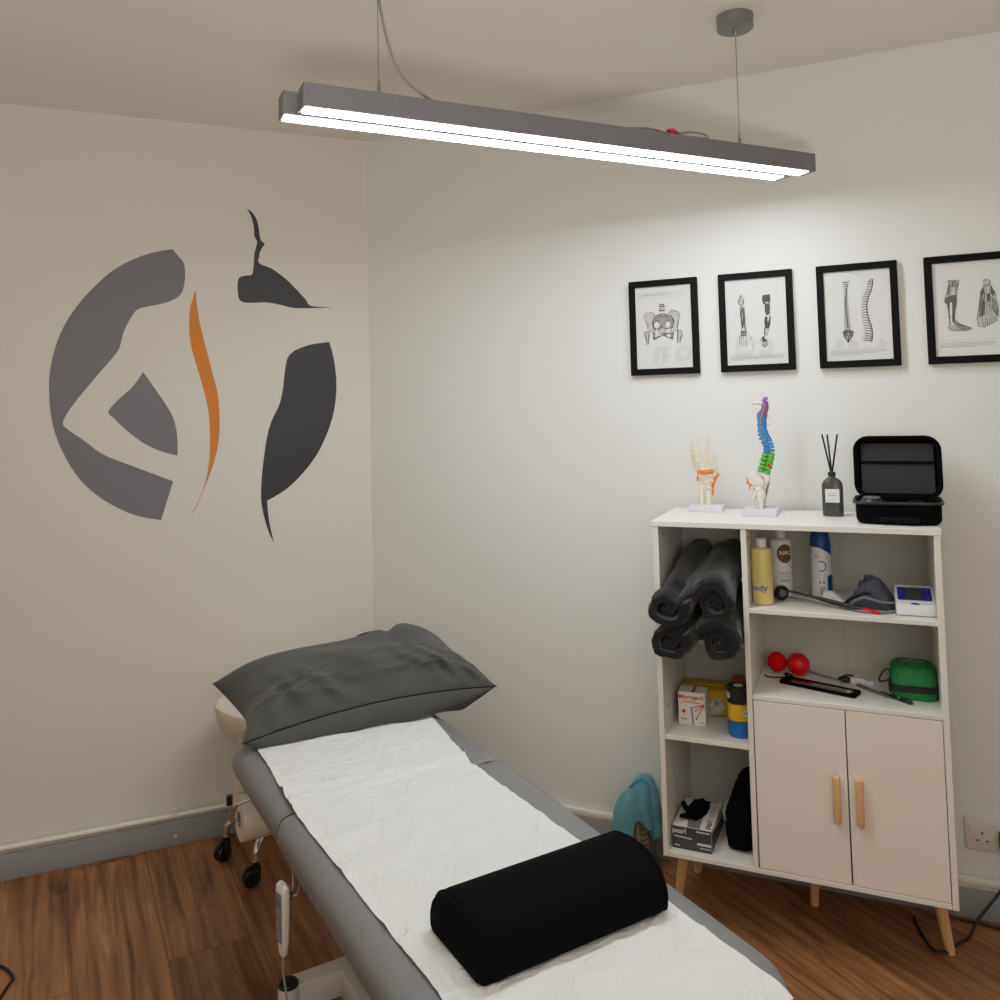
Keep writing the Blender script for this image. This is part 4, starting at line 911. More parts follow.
# ------------------------------------------------------------------ pillow
pw_ = thing('pillow', 'large charcoal pillow at the head of the couch', 'pillow', (-0.22, -0.65, 0.574), 0)
A, B_, C_, D_ = Vector((-.556, -.850, .598)), Vector((.140, -.850, .640)), Vector((-.604, -.50, .655)), Vector((.120, -.47, .668))
def pil(u, v, side):
    # u 0..1 left-right, v 0..1 front-back
    U, V = 2 * u - 1, 2 * v - 1
    p = A * (1 - u) * (1 - v) + B_ * u * (1 - v) + C_ * (1 - u) * v + D_ * u * v
    # edges pull inwards between the corners
    p.y += .030 * (1 - U * U) * (-V) * (0.9 if V < 0 else .45)
    p.x += -.042 * (1 - V * V) * U * abs(U)
    p.z += .020 * (1 - U * U) * (1 - v) ** 1.0 + .010 * (1 - U * U) * v
    e = max(0, (1 - abs(U) ** 4.6)) ** .60 * max(0, (1 - abs(V) ** 3.0)) ** .58
    # soft wrinkles radiating from corners and along the front seam
    wr_ = 0
    for cx, cy, a0, k in ((-1, -1, .35, 11), (1, -1, 2.7, 11), (-1, 1, -.5, 9), (1, 1, -2.5, 9)):
        dx, dy = (U - cx) * 1.0, (V - cy) * .62
        r = math.hypot(dx, dy); an = math.atan2(dy, dx)
        wr_ += math.sin(an * k + cx * 2 + 1.5 * nz(U, V, cx, 1.3)) * math.exp(-((r - .45) / .38) ** 2) * .55
    wr_ += 1.3 * math.sin(U * 15 + 5 * nz(U, V, 2, 1.2)) * math.exp(-((V + .62) / .30) ** 2) * (1 - U * U)
    n1 = nz(U * .9 + V * .5, V, 1, 1.8); n2 = nz(U * 1.5 + V, V * 2.0 - U * .8, 4, 2.1)
    ridge = (1 - abs(n2) * 2.6); ridge = max(0, ridge) ** 3
    n3 = 1 - abs(nz(U * 1.2 - V * 1.4, V * .7 + U * .5, 9, 2.6)) * 3.2; n3 = max(0, n3) ** 2
    amp = min(1, e * 1.8)
    if side > 0:
        fr = max(0.05, 1 - max(0, V + .8) / .9); p.z += .098 * e * (1 + .06 * U) + amp * (.0100 * wr_ * fr + .009 * n1 + .0075 * ridge * fr + .0060 * n3 * fr); fd = math.sin(U * 27 + V * 7 + e * 5 + 5 * nz(U * 1.3, V, 6, 1.5)) * max(0, nz(U * 2, e * 1.5, 8, 1.2) + .35); p.y -= amp * fr * (.012 * wr_ + .006 * n3 + .005 * ridge + .014 * fd); p.z += amp * fr * .005 * fd
        p.z += .020 * math.exp(-(((U - .50) / .26) ** 2 + ((V - .55) / .5) ** 2)) * amp   # plump end of the pillow inside its case
        p.z -= .014 * math.exp(-(((U - .33 - .1 * V) / .06) ** 2)) * amp * max(0, V + .6)
    else:
        zb = .577 if p.y > -9 else 0
        h = .105 * e
        p.z -= h
        if v < .5: p.y -= .052 * e ** .8 * (1 - 2 * v) ** .6; 
        p.z += amp * .004 * wr_; p.y += amp * .004 * wr_ * (v < .3)
        lim = .5795 if p.y < -.62 else .50
        if p.z < lim: p.z = lim + .0006 * nz(U, V, 0, 3)
    return p - Vector((-0.22, -0.65, 0.574))
bm = new(); nu, nv = 130, 84; gt, gb = {}, {}
for j in range(nv + 1):
    for i in range(nu + 1):
        u, v = i / nu, j / nv
        u = .5 - .5 * math.cos(u * PI) if 1 else u
        v = .5 - .5 * math.cos(v * PI)
        gt[i, j] = bm.verts.new(pil(u, v, 1))
        edge = i in (0, nu) or j in (0, nv)
        gb[i, j] = gt[i, j] if edge else bm.verts.new(pil(u, v, -1))
for j in range(nv):
    for i in range(nu):
        bm.faces.new((gt[i, j], gt[i + 1, j], gt[i + 1, j + 1], gt[i, j + 1]))
        try: bm.faces.new((gb[i, j], gb[i, j + 1], gb[i + 1, j + 1], gb[i + 1, j]))
        except ValueError: pass
pb = obj('pillow_body', bm, M['pillow'], pw_)
def edge_pts(js): return [pil(.5 - .5 * math.cos(i / 60 * PI), js, 1) for i in range(61)]
bm = new(); tube(bm, [p + Vector((0, -.0012, -.001)) for p in edge_pts(0)], .0016, 6); obj('seam', bm, M['frame'], pw_)
# loose flap of the case opening behind the right end
bm = new(); rows = []
for j in range(21):
    t = j / 20; row = []
    for i in range(25):
        f = i / 24
        base = pil(.56 + .42 * f, .80 + .10 * math.sin(f * PI), 1)
        x = base.x + .012 * t; y = base.y + .01 + .05 * t
        z = base.z + (-.03 + .050 * math.sin(f * PI) ** .45) * (math.sin(t * PI * .75)) - .10 * t * t
        row.append(bm.verts.new((x, y, z + .006 * nz(f, t, 0, 5))))
    rows.append(row)
for a, b in zip(rows, rows[1:]):
    for i in range(24): bm.faces.new((a[i], a[i + 1], b[i + 1], b[i]))
obj('case_flap', bm, M['pillow'], pw_)

# ------------------------------------------------------------------ bolster
bo = thing('bolster_cushion', 'black half-round bolster cushion lying across the couch paper', 'cushion', (-0.164, -1.808, 0.5775), math.radians(7.6))
bm = new()
BL, BD, BH = .357, .184, .086
prof = []
def dprof(s):
    """D-shaped cross-section with rounded lower corners: (y, z)"""
    pts = []
    for i in range(31):
        a = PI * i / 30
        cy, cz = math.cos(a), math.sin(a)
        y = -BD / 2 * (abs(cy) ** .85) * (1 if cy >= 0 else -1); z = .014 + (BH - .014) * cz ** .92 if cz > 0 else .014
        pts.append((y, z))
    pts += [(BD / 2 - .002, .006), (BD / 2 - .010, .0), (BD / 4, 0), (0, 0), (-BD / 4, 0), (-BD / 2 + .010, 0), (-BD / 2 + .002, .006)]
    return pts
base = dprof(1); cz0 = .038
secs = []
for x, s in ((-BL/2, .80), (-BL/2 + .0005, .90), (-BL/2 + .003, .955), (-BL/2 + .009, .985), (-BL/2 + .02, 1), (-BL/4, 1.0), (0, 1.0), (BL/4, 1.0), (BL/2 - .02, 1), (BL/2 - .009, .985), (BL/2 - .003, .955), (BL/2 - .0005, .90), (BL/2, .80)):
    bul = 0
    secs.append([Vector((x - (.004 if x < 0 else -.004) * (1 if s < .91 else 0), y * s, max(0, cz0 + (z - cz0) * s) if z > .001 else (0 if s > .95 else cz0 - cz0 * s))) for y, z in base])
loft(bm, secs); obj('cushion', bm, M['black'], bo)
for x in (-BL/2 + .006, BL/2 - .006):
    bm = new(); c = [Vector((x, y * .982, cz0 + (z - cz0) * .982)) for y, z in base]; tube(bm, c + [c[0]], .0013, 6); obj('piping', bm, M['black'], bo)

# ------------------------------------------------------------------ stool behind the couch
st = thing('rolling_stool', 'cream saddle stool on chrome castor legs behind the couch head', 'stool', (-0.362, -0.225, 0))
bm = new(); secs = []
for k, (z, s) in enumerate(((.37, .30), (.378, .48), (.40, .70), (.435, .86), (.475, .96), (.505, 1.0), (.520, .99), (.527, .95), (.528, .85), (.520, .55), (.512, .2))):
    ring = []
    for j in range(48):
        a = 2 * PI * j / 48
        r = .205 * s * (1 + .05 * math.cos(2 * a)); x, y = r * math.cos(a), r * .88 * math.sin(a)
        ring.append(Vector((x, y, z + .016 * (abs(x) / .2) ** 2 - .034)))
    secs.append(ring)
loft(bm, secs); obj('seat', bm, M['cream'], st)
bm = new(); tube(bm, [(0, 0, .10), (0, 0, .25)], .024, 20); tube(bm, [(0, 0, .25), (0, 0, .37)], .013, 16); obj('gas_lift', bm, M['chrome'], st)
bm = new(); lathe(bm, [(.03, .10), (.034, .105), (.034, .15), (.028, .155)], 24); obj('hub', bm, M['chrome'], st)
for k in range(5):
    a = math.radians(164 + 70 * k) if k < 2 else math.radians(164 + 72 * k)
    ca, sa = math.cos(a), math.sin(a); R_ = .180
    lg_ = new(); tube(lg_, curve([(ca * .03, sa * .03, .128), (ca * .11, sa * .11, .126), (ca * .155, sa * .155, .12), (ca * R_, sa * R_, .10), (ca * (R_ + .004), sa * (R_ + .004), .062)], 6), .0105, 14)
    l_ = obj('leg', lg_, M['chrome'], st)
    bm = new(); px, py = ca * (R_ + .004), sa * (R_ + .004)
    sw = Matrix.Translation((px, py, 0)) @ Matrix.Rotation(a + (.9 if k == 0 else -.75 if k == 1 else .3), 4, 'Z')
    for s in (-1, 1):
        m_ = sw @ Matrix.Translation((.014, s * .0095, .0265)) @ Matrix.Rotation(PI / 2, 4, 'X')
        lathe(bm, [(.006, -.006), (.0225, -.0065), (.026, -.003), (.026, .003), (.0225, .0065), (.006, .006)], 28, mx=m_)
    obj('wheel', bm, M['blackp'], l_)
    bm = new()
    sh = []
    for w_ in (-.006, .006):
        sh.append([sw @ Vector((x, w_ * (1 if abs(w_) else 0), z)) for x, z in [(-.014, .028), (-.014, .055), (-.004, .066), (.010, .067), (.030, .056), (.041, .035), (.041, .022), (.014, .03)]])
    loft(bm, sh); lathe(bm, [(.012, .055), (.012, .069), (.007, .071)], 16, (px, py, 0)); obj('castor_hood', bm, M['blackp'], l_)
    bm = new(); lathe(bm, [(.0115, .070), (.0115, .074)], 16, (px, py, 0)); obj('collar', bm, M['chrome'], l_)

# ------------------------------------------------------------------ hand control
hc = thing('couch_hand_control', 'white couch hand control with grey button strip, hung beside the couch', 'hand control', bedw(-.284, .855, .332), BR + math.radians(10))
bm = new()
secs = []
for z, w, d in ((0, .006, .006), (.006, .011, .009), (.03, .015, .011), (.08, .019, .012), (.12, .021, .0125), (.136, .019, .011), (.142, .012, .007)):
    secs.append([Vector((x * .62, y, z + .0)) for x, y in rrect(2 * d * 1.1, 2 * w, min(w, d) * .7, 5)])
loft(bm, secs); obj('handset', bm, M['trimwhite'], hc)
bm = new(); box(bm, -.0098, -.0088, -.012, .012, .03, .125, .001); obj('button_panel', bm, M['txt'], hc)
for k in range(4):
    bm = new(); box(bm, -.0105, -.0095, -.008, .008, .036 + .022 * k, .050 + .022 * k, .0004); obj('button', bm, M['greycable'] if k < 3 else M['txtb'], hc)
bm = new(); tube(bm, [(.006, 0, .115), (.018, 0, .11)], .008, 12); tube(bm, curve([(.015, .0, .112), (.028, -.006, .112), (.036, -.008, .135), (.036, -.008, .150)], 5), .0022, 8); tube(bm, curve([(.015, 0, .112), (.026, .01, .118), (.030, .016, .14), (.03, .018, .155)], 5), .0022, 8)
obj('hook', bm, M['steel'], hc)
bm = new(); tube(bm, curve([(0, 0, .002), (-.001, -.002, -.03), (.004, -.01, -.10), (.002, -.02, -.18), (.02, -.03, -.26), (.08, -.02, -.32), (.16, -.02, -.326)], 8), .0022, 8); obj('cord', bm, M['greycable'], hc)

# ------------------------------------------------------------------ heater and cloth by the cabinet
ht = thing('fan_heater', 'slim taupe tower heater with slanted vents left of the cabinet', 'heater', wr(1.020, .075, 0), -TH)
bm = new(); box(bm, -.024, .026, -.042, .042, .012, .246, .006, 2); box(bm, -.034, .036, -.048, .048, .0005, .0125, .004); obj('body', bm, M['heater'], ht)
bm = new()
for k in range(12):
    z = .03 + .0165 * k
    tube(bm, curve([(-.004, -.0425, z + .004), (.006, -.0428, z + .001), (.018, -.0425, z + .008), (.0235, -.0422, z + .012)], 4), .0016, 6)
obj('vent_slots', bm, M['blackp'], ht)
bm = new(); box(bm, -.0085, -.0065, -.0428, -.0418, .02, .235); obj('edge_line', bm, M['cream'], ht)
cl_ = thing('cleaning_cloth', 'teal microfibre cloth draped over the heater left of the cabinet', 'cloth', wr(1.020, .075, .246), -TH)
bm = new(); rings = []
NR, NA = 40, 120
def lerp_tab(tab, a):
    a = a % (2 * PI)
    for (a0, v0), (a1, v1) in zip(tab, tab[1:]):
        if a0 <= a <= a1:
            t = (a - a0) / (a1 - a0); t = t * t * (3 - 2 * t); return v0 + (v1 - v0) * t
    return tab[-1][1]
R_ = math.radians
# angle: 0 = right (towards the cabinet), 180 = left, 270 = towards the room
LEN = [(0, .130), (R_(60), .10), (R_(120), .09), (R_(175), .155), (R_(205), .172), (R_(240), .170), (R_(256), .150), (R_(262), .098), (R_(285), .092), (R_(297), .105), (R_(312), .150), (R_(340), .150), (2 * PI, .130)]
OUT = [(0, .016), (R_(60), .01), (R_(120), .008), (R_(170), .046), (R_(205), .058), (R_(240), .046), (R_(262), .016), (R_(290), .012), (R_(318), .020), (R_(345), .022), (2 * PI, .016)]
def drape(r, a):
    cx, cy = math.cos(a), math.sin(a)
    bx = .030 if cx < 0 else .030
    box_r = 1 / ((abs(cx) / bx) ** 4 + (abs(cy) / .046) ** 4) ** .25
    ln = lerp_tab(LEN, a) + .008 * math.sin(5 * a + 1)
    Lr = r * (box_r + ln)
    if Lr < box_r:
        q = Lr / box_r
        return Vector((cx * Lr, cy * Lr, .003 + .026 * (1 - q ** 2.2) + .004 * nz(cx * Lr, cy * Lr, 0, 40) + .006 * math.sin(a * 2 + .5) * q))
    h = Lr - box_r
    out = .005 + lerp_tab(OUT, a) * (1 - math.exp(-h / .045)) + .0065 * math.sin(9 * a + .8 * math.sin(h * 40)) * min(1, h / .03)
    rr = box_r + max(.003, out) * (1 - math.exp(-h / .02))
    x, y = cx * rr, cy * rr
    x = min(x, .066 + .004 * math.sin(a * 9)); y = min(y, .064)
    return Vector((x, y, .003 - h * .95 + .004 * nz(x, y, h, 22)))
c0 = bm.verts.new(drape(0, 0))
for j in range(1, NR + 1):
    rings.append([bm.verts.new(drape(j / NR, 2 * PI * i / NA)) for i in range(NA)])
for i in range(NA): bm.faces.new((c0, rings[0][i], rings[0][(i + 1) % NA]))
for a, b in zip(rings, rings[1:]):
    for i in range(NA): bm.faces.new((a[i], b[i], b[(i + 1) % NA], a[(i + 1) % NA]))
o = obj('cloth', bm, M['teal'], cl_)
sm = o.modifiers.new('s', 'SOLIDIFY'); sm.thickness = .0025; sm.offset = 1
bm = new(); tube(bm, [drape(1, 2 * PI * i / NA) for i in range(NA + 1)], .0022, 6); obj('hem', bm, M['tealb'], cl_)
bm = new(); tube(bm, curve([(-.030, -.046, .006), (-.010, -.038, .024), (.012, -.030, .030), (.030, -.040, .012), (.036, -.050, -.025), (.032, -.056, -.05)], 5), .0022, 6); obj('fold_edge', bm, M['tealb'], cl_)

# ================================================================== on top of the cabinet
def bone(bm, a, b, r, n=10, ends=1.0):
    a, b = Vector(a), Vector(b)
    pts = [a.lerp(b, t) for t in (0, .06, .18, .4, .6, .82, .94, 1)]
    tube(bm, pts, [r * .7, r * 1.15 * ends, r * 1.0, r * .78, r * .76, r * 1.0, r * 1.2 * ends, r * .7], n)
hs = cthing('hand_skeleton_model', 'anatomical model of a hand skeleton standing on a lilac base', 'anatomical model', 0.107, .262, ZT)
def h3(p, dy=0.0): return Vector((p[0] - .107, dy, p[1]))
bm = new(); box(bm, -.050, .050, -.032, .032, .0005, .0175, .001, 1); obj('base', bm, M['lilac'], hs)
for k, r in (('ulna', .0075), ('radius', .0105)):
    a, b = h3(HAND[k][0]), h3(HAND[k][1])
    bm = new(); tube(bm, [a, a.lerp(b, .3), a.lerp(b, .7), a.lerp(b, .9), b], [r * .95, r * .78, r * .8, r * 1.1, r * .9], 14); obj('forearm_bone', bm, M['bone'], hs)
for fi, (k, rs) in enumerate((('fA', (.0062, .0062, .0048, .0036)), ('fB', (.0058, .006, .005, .004)), ('fC', (.0055, .0056, .0048, .0036)), ('fD', (.0056, .0058, .0050, .0042)), ('fE', (.0062, .0060, .0052, .0045)))):
    bm = new(); dy = (.004, -.010, -.004, -.002, -.012)[fi]
    pts = [h3(q, dy * (1 if i else .3)) for i, q in enumerate(HAND[k])]
    for i, (a, b) in enumerate(zip(pts, pts[1:])): bone(bm, a, b, rs[i])
    obj('finger', bm, M['bone'], hs)
bm = new(); random.seed(3)
for i, q in enumerate(HAND['carp']): ball(bm, h3(q, random.uniform(-.006, .002)), random.uniform(.006, .0078), (1, .9, .8), 12, 8)
obj('wrist_bones', bm, M['bone'], hs)
bm = new()
bp = curve([h3(q, -.012 + .004 * (i % 2)) for i, q in enumerate(HAND['band'])], 5); tube(bm, bp, .0055, 10)
for i in range(6): ball(bm, bp[2 + i * 3] + Vector((0, -.001, .004)), .0042, u=10, v=8)
tube(bm, curve([h3(q, -.002) for q in HAND['stripL']], 5), .0032, 8); tube(bm, curve([h3(q, .0) for q in HAND['stripR']], 5), [.0035] * 21, 8)
tube(bm, curve([h3(HAND['stripR'][0]), h3(HAND['stripR'][2], -.006), h3((HAND['stripR'][2][0] - .004, HAND['stripR'][2][1] - .012))], 5), .0045, 8)
obj('ligament', bm, M['orange'], hs)
bm = new()
for x in (-.004, .0, .0045): tube(bm, [(x + .009, -.0105, .062), (x + .009, -.0108, .070)], .0009, 6)
obj('groove_mark', bm, M['brown'], hs)

sk = cthing('spine_model', 'coloured anatomical spine model with pelvis on a white base', 'anatomical model', .272, .215, ZT)
def s3(p, dy=0.0): return Vector((p[0] - .272, dy, p[1]))
bm = new(); box(bm, -.047, .047, -.062, .055, .0005, .0185, .001, 1); obj('base', bm, M['lilac'], sk)
def vertebra(body, tip, r, m, name, h):
    b, t = s3(body), s3(tip)
    bm = new(); d = (t - b).normalized(); up = Vector((-d.z, 0, d.x)) * (1 if d.x < 0 else -1)
    up = Vector((-d.z, 0, d.x)); up = up if up.z > 0 else -up
    tube(bm, [b - up * h * .42, b - up * h * .36, b, b + up * h * .36, b + up * h * .42], [r * .9, r * 1.04, r * .96, r * 1.04, r * .9], 14)
    for s in (-1, 1):
        tube(bm, [b + Vector((0, s * r * .4, 0)), b.lerp(t, .35) + Vector((0, s * r * .9, .001))], r * .42, 8)
        tube(bm, [b.lerp(t, .35) + Vector((0, s * r * .7, 0)), b.lerp(t, .5) + Vector((0, s * (r * 1.5), .002))], [r * .42, r * .26], 8)
        tube(bm, [b.lerp(t, .35) + Vector((0, s * r * .9, 0)), b.lerp(t, .6)], r * .36, 8)
    tube(bm, [b.lerp(t, .5), b.lerp(t, .85), t + Vector((0, 0, -.002))], [r * .50, r * .42, r * .28], 8)
    return obj(name, bm, m, sk)
for b, t in zip(SPINE['cerv'], SPINE['cervp']): vertebra(b, t, .0085, M['purple'], 'neck_vertebra', .0078)
for i, (b, t) in enumerate(zip(SPINE['thor'], SPINE['thorp'])): vertebra(b, t, .0092 + .00032 * i, M['blue'], 'chest_vertebra', .0098)
for b, t in zip(SPINE['lum'], SPINE['lump']): vertebra(b, t, .0135, M['green'], 'lower_back_vertebra', .0134)
bm = new()
for a, b in list(zip(SPINE['cerv'][1:], SPINE['cervp'][1:])) + list(zip(SPINE['thor'], SPINE['thorp'])) + list(zip(SPINE['lum'], SPINE['lump'])):
    p_ = s3(a).lerp(s3(b), .38)
    for s in (-1, 1): tube(bm, [p_ + Vector((0, s * .004, .002)), p_ + Vector((.002, s * .0145, -.002))], [.0024, .0020], 6)
obj('nerve_root', bm, M['yellow'], sk)
bm = new(); q = s3(SPINE['lum'][2]); tube(bm, curve([q + Vector((-.003, -.010, 0)), q + Vector((.001, -.0125, -.003)), q + Vector((.004, -.012, -.008)), q + Vector((0, -.0115, -.011))], 4), .0022, 8); obj('disc_bulge', bm, M['red'], sk)
def plate(name, key, y0, y1, m, k=.9, bulge=.004):
    ps = [s3(q) for q in SPINE[key]]; c = sum(ps, Vector()) / len(ps); bm = new(); secs = []
    cur = curve(ps + [ps[0]], 4)[:-1]
    for y, s in ((y0, .55), (y0 + bulge * .5, .85), (y0 + bulge, 1.0), (y1 - bulge, 1.0), (y1 - bulge * .5, .85), (y1, .55)):
        secs.append([Vector((c.x + (v.x - c.x) * s, y, c.z + (v.z - c.z) * s)) for v in cur])
    loft(bm, secs); return obj(name, bm, m, sk)
plate('hip_bone', 'ilium', -.030, -.016, M['bonew']); plate('hip_bone', 'ilium', .016, .030, M['bonew']); plate('tailbone', 'sacrum', -.014, .014, M['bonew'])
for s in (-1, 1):
    bm = new(); y = s * .026
    ball(bm, s3(SPINE['femur'][0], y), .0105, u=14, v=10)
    f_ = SPINE['femur']; tube(bm, [s3(f_[0], y), s3((f_[1][0], f_[1][1]), y * 1.0), s3((f_[2][0], f_[2][1]), y), s3((f_[3][0], .019), y)], [.008, .0125, .0078, .0062], 14)
    ball(bm, s3((f_[1][0] + .004, f_[1][1] - .002), y), .0105, (1, .9, 1.3), 14, 10); obj('thigh_bone', bm, M['bonew'], sk)
    bm = new(); tube(bm, curve([s3(q, s * .018) for q in SPINE['isch']], 5), .0052, 10); tube(bm, [s3(SPINE['isch'][0], s * .018), s3(SPINE['ilium'][6], s * .02)], .007, 10); obj('sit_bone', bm, M['bonew'], sk)
bm = new(); c = s3(SPINE['nerveo'][0], -.006); c2 = s3(SPINE['nerveo'][1], -.010); tube(bm, [c, c2], .0034, 8)
for k in ('n1', 'n2', 'n3', 'n4'): tube(bm, curve([c2, c2.lerp(s3(SPINE[k][0], -.014), .5) + Vector((0, 0, .002)), s3(SPINE[k][0], -.014)], 4), .0019, 6)
for k in ('n1', 'n2', 'n3'): tube(bm, [c2 + Vector((.006, 0, .002)), s3(SPINE[k][0], -.02) + Vector((.009, -.004, .006))], .0015, 6)
obj('nerve_fan', bm, M['orange'], sk)
bm = new(); cur = curve([s3((q[0] + .006 + (q[0] - .25) * .18, q[1])) for q in SPINE['skull']] + [s3((SPINE['skull'][0][0] + .0056, SPINE['skull'][0][1]))], 4)[:-1]; c = sum(cur, Vector()) / len(cur)
loft(bm, [[Vector((c.x + (v.x - c.x) * s, y, c.z + (v.z - c.z) * s)) for v in cur] for y, s in ((-.022, .3), (-.018, .75), (-.008, 1), (.008, 1), (.018, .75), (.022, .3))])
obj('skull_base', bm, M['bonew'], sk)
bm = new(); a = s3(SPINE['cerv'][0])
for dx, dy in ((-.006, 0), (.0, -.006), (.007, .003), (.003, .006)): tube(bm, [a + Vector((dx * .4, dy, .004)), a + Vector((dx, dy, .014))], [.003, .0015], 8)
obj('neck_spike', bm, M['purple'], sk)
bm = new()
for z in (.26, .285, .305, .32): 
    q = s3((.296, z)); tube(bm, [q, q + Vector((.009, -.006, -.001))], .0013, 6)
obj('nerve_tip', bm, M['orange'], sk)
bm = new(); tube(bm, [(s3(SPINE['sacrum'][3])), s3((.272 + .003, .018))], .003, 8); obj('stand_rod', bm, M['steel'], sk)

# reed diffuser
df = cthing('reed_diffuser', 'smoked glass reed diffuser bottle with white label', 'reed diffuser', .4665, .215, ZT)
bm = new(); secs = []
for z, w, d in ((.0005, .050, .030), (.003, .056, .034), (.010, .0565, .035), (.083, .0565, .035), (.093, .053, .032), (.100, .045, .027), (.105, .032, .022), (.110, .018, .017), (.114, .015, .015), (.121, .015, .015)):
    secs.append([Vector((x, y, z)) for x, y in rrect(w, d, min(w, d) * .42, 6)])
loft(bm, secs); obj('bottle', bm, M['smoke'], df)
bm = new(); secs = []
for z, w, d in ((.004, .030, .020), (.008, .034, .022), (.040, .028, .020), (.041, .028, .019)): secs.append([Vector((x, y, z)) for x, y in rrect(w, d, .005, 4)])
loft(bm, secs); obj('oil', bm, M['holder'], df)
bm = new(); lathe(bm, [(.0095, .112), (.0105, .113), (.0105, .123), (.008, .1245)], 24); obj('collar', bm, M['blackp'], df)
bm = new(); box(bm, -.0185, .0185, -.0183, -.0174, .040, .077); lb = obj('label', bm, M['label'], df)
bm = new(); F = lambda x, z, d: Vector((x, -.0184 - d, z))
for z, w in ((.066, .010), (.0605, .012), (.0585, .010)): stroke(bm, [(-w, z), (w, z)], .0010, F, .0001)
stroke(bm, [(-.004, .048), (.004, .048)], .0012, F, .0001); obj('small_print', bm, M['txt'], lb, smooth=False)
for (x0, x1, dy, lab) in ((-.0035, -.0215, .004, 'black diffuser reed leaning farthest left'), (.000, -.0075, -.003, 'black diffuser reed standing between the two leaning ones'), (.003, .0190, .002, 'black diffuser reed leaning to the right')):
    bm = new(); tube(bm, [(x0 * .3, 0, -.06), (x0 * .7, 0, 0.002), (x1, dy, .106)], .0025, 8)
    o = obj('diffuser_reed', bm, M['blackp']); o.location = cab(.4665, .215, ZT + .124); o.rotation_euler = (0, 0, -TH); tag(o, lab, 'reed', 'black reeds in the diffuser bottle')

# open carry case
cc = cthing('carry_case', 'open black zip case with pocketed lid standing on the cabinet', 'carry case', .630, .140, ZT, math.radians(-1))
bm = new(); bw, bd, bh = .202, .170, .058
def shell(bm, w, d, z0, z1, rr=.03, th=.006, fl=.004):
    o_, i_ = [], []
    for z, ins in ((z0, .010), (z0 + .004, .004), (z0 + .012, .0), (z1 - .006, -.001), (z1, -.002)): o_.append([Vector((x, y, z)) for x, y in rrect(w - 2 * ins, d - 2 * ins, rr, 6)])
    for z, ins in ((z1, th), (z0 + .012, th + .001), (z0 + .008, th + .006)): i_.append([Vector((x, y, z)) for x, y in rrect(w - 2 * ins, d - 2 * ins, rr - th, 6)])
    loft(bm, o_ + i_)
shell(bm, bw, bd, .0005, bh); obj('case_base', bm, M['black'], cc)
bm = new(); c = [Vector((x, y, bh - .002)) for x, y in rrect(bw + .008, bd + .008, .032, 6)]; tube(bm, c + [c[0]], .0042, 8); obj('zip_edge', bm, M['blackp'], cc)
bm = new(); box(bm, -.087, .087, -.075, .075, .012, .036, .004); obj('foam_insert', bm, M['lining'], cc)
bm = new(); box(bm, -.047, .047, -.094, -.084, .006, .022, .004)
for k in range(8): box(bm, -.042 + .0112 * k, -.036 + .0112 * k, -.0955, -.093, .009, .019, .001)
obj('handle', bm, M['frame'], cc)
# lid, hinged at the back edge, leaning slightly back
lid = thing('x', 'x', 'x')   # pivot matrix only
bpy.data.objects.remove(lid)
tilt = Matrix.Translation((.004, .083, bh - .004)) @ Matrix.Rotation(math.radians(-6), 4, 'X')
def lp_(x, y, z): return tilt @ Vector((x, y, z))
lw, lh = .214, .166
bm = new(); secs = []
for y, ins in ((.050, .014), (.048, .006), (.040, .0), (.004, -.001), (.0, -.001)): secs.append([lp_(x, y, z) for x, z in rrect(lw - 2 * ins, lh - 2 * ins, .036, 7, 0, lh / 2)])
for y, ins in ((.0, .009), (.030, .010), (.032, .013)): secs.append([lp_(x, y, z) for x, z in rrect(lw - 2 * ins, lh - 2 * ins, .027, 7, 0, lh / 2)])
loft(bm, secs); ld = obj('case_lid', bm, M['black'], cc)
bm = new(); c = [lp_(x, -.001, z) for x, z in rrect(lw, lh, .036, 7, 0, lh / 2)]; tube(bm, c + [c[0]], .0045, 8); obj('zip_edge', bm, M['black'], ld)
bm = new(); secs = [[lp_(x, y, z) for x, z in rrect(lw - .030, .052, .004, 3, 0, lh - .042)] for y in (.031, .014)]; loft(bm, secs); obj('upper_pocket', bm, M['lining'], ld)
bm = new(); secs = [[lp_(x, y, z) for x, z in rrect(lw - .030, .082, .004, 3, 0, .053)] for y in (.031, .009)]; loft(bm, secs); obj('lower_pocket', bm, M['lining'], ld)
bm = new(); secs = [[lp_(x, y, z) for x, z in rrect(lw - .020, .008, .003, 3, 0, .0965)] for y in (.031, .006)]; loft(bm, secs); obj('pocket_band', bm, M['black'], ld)
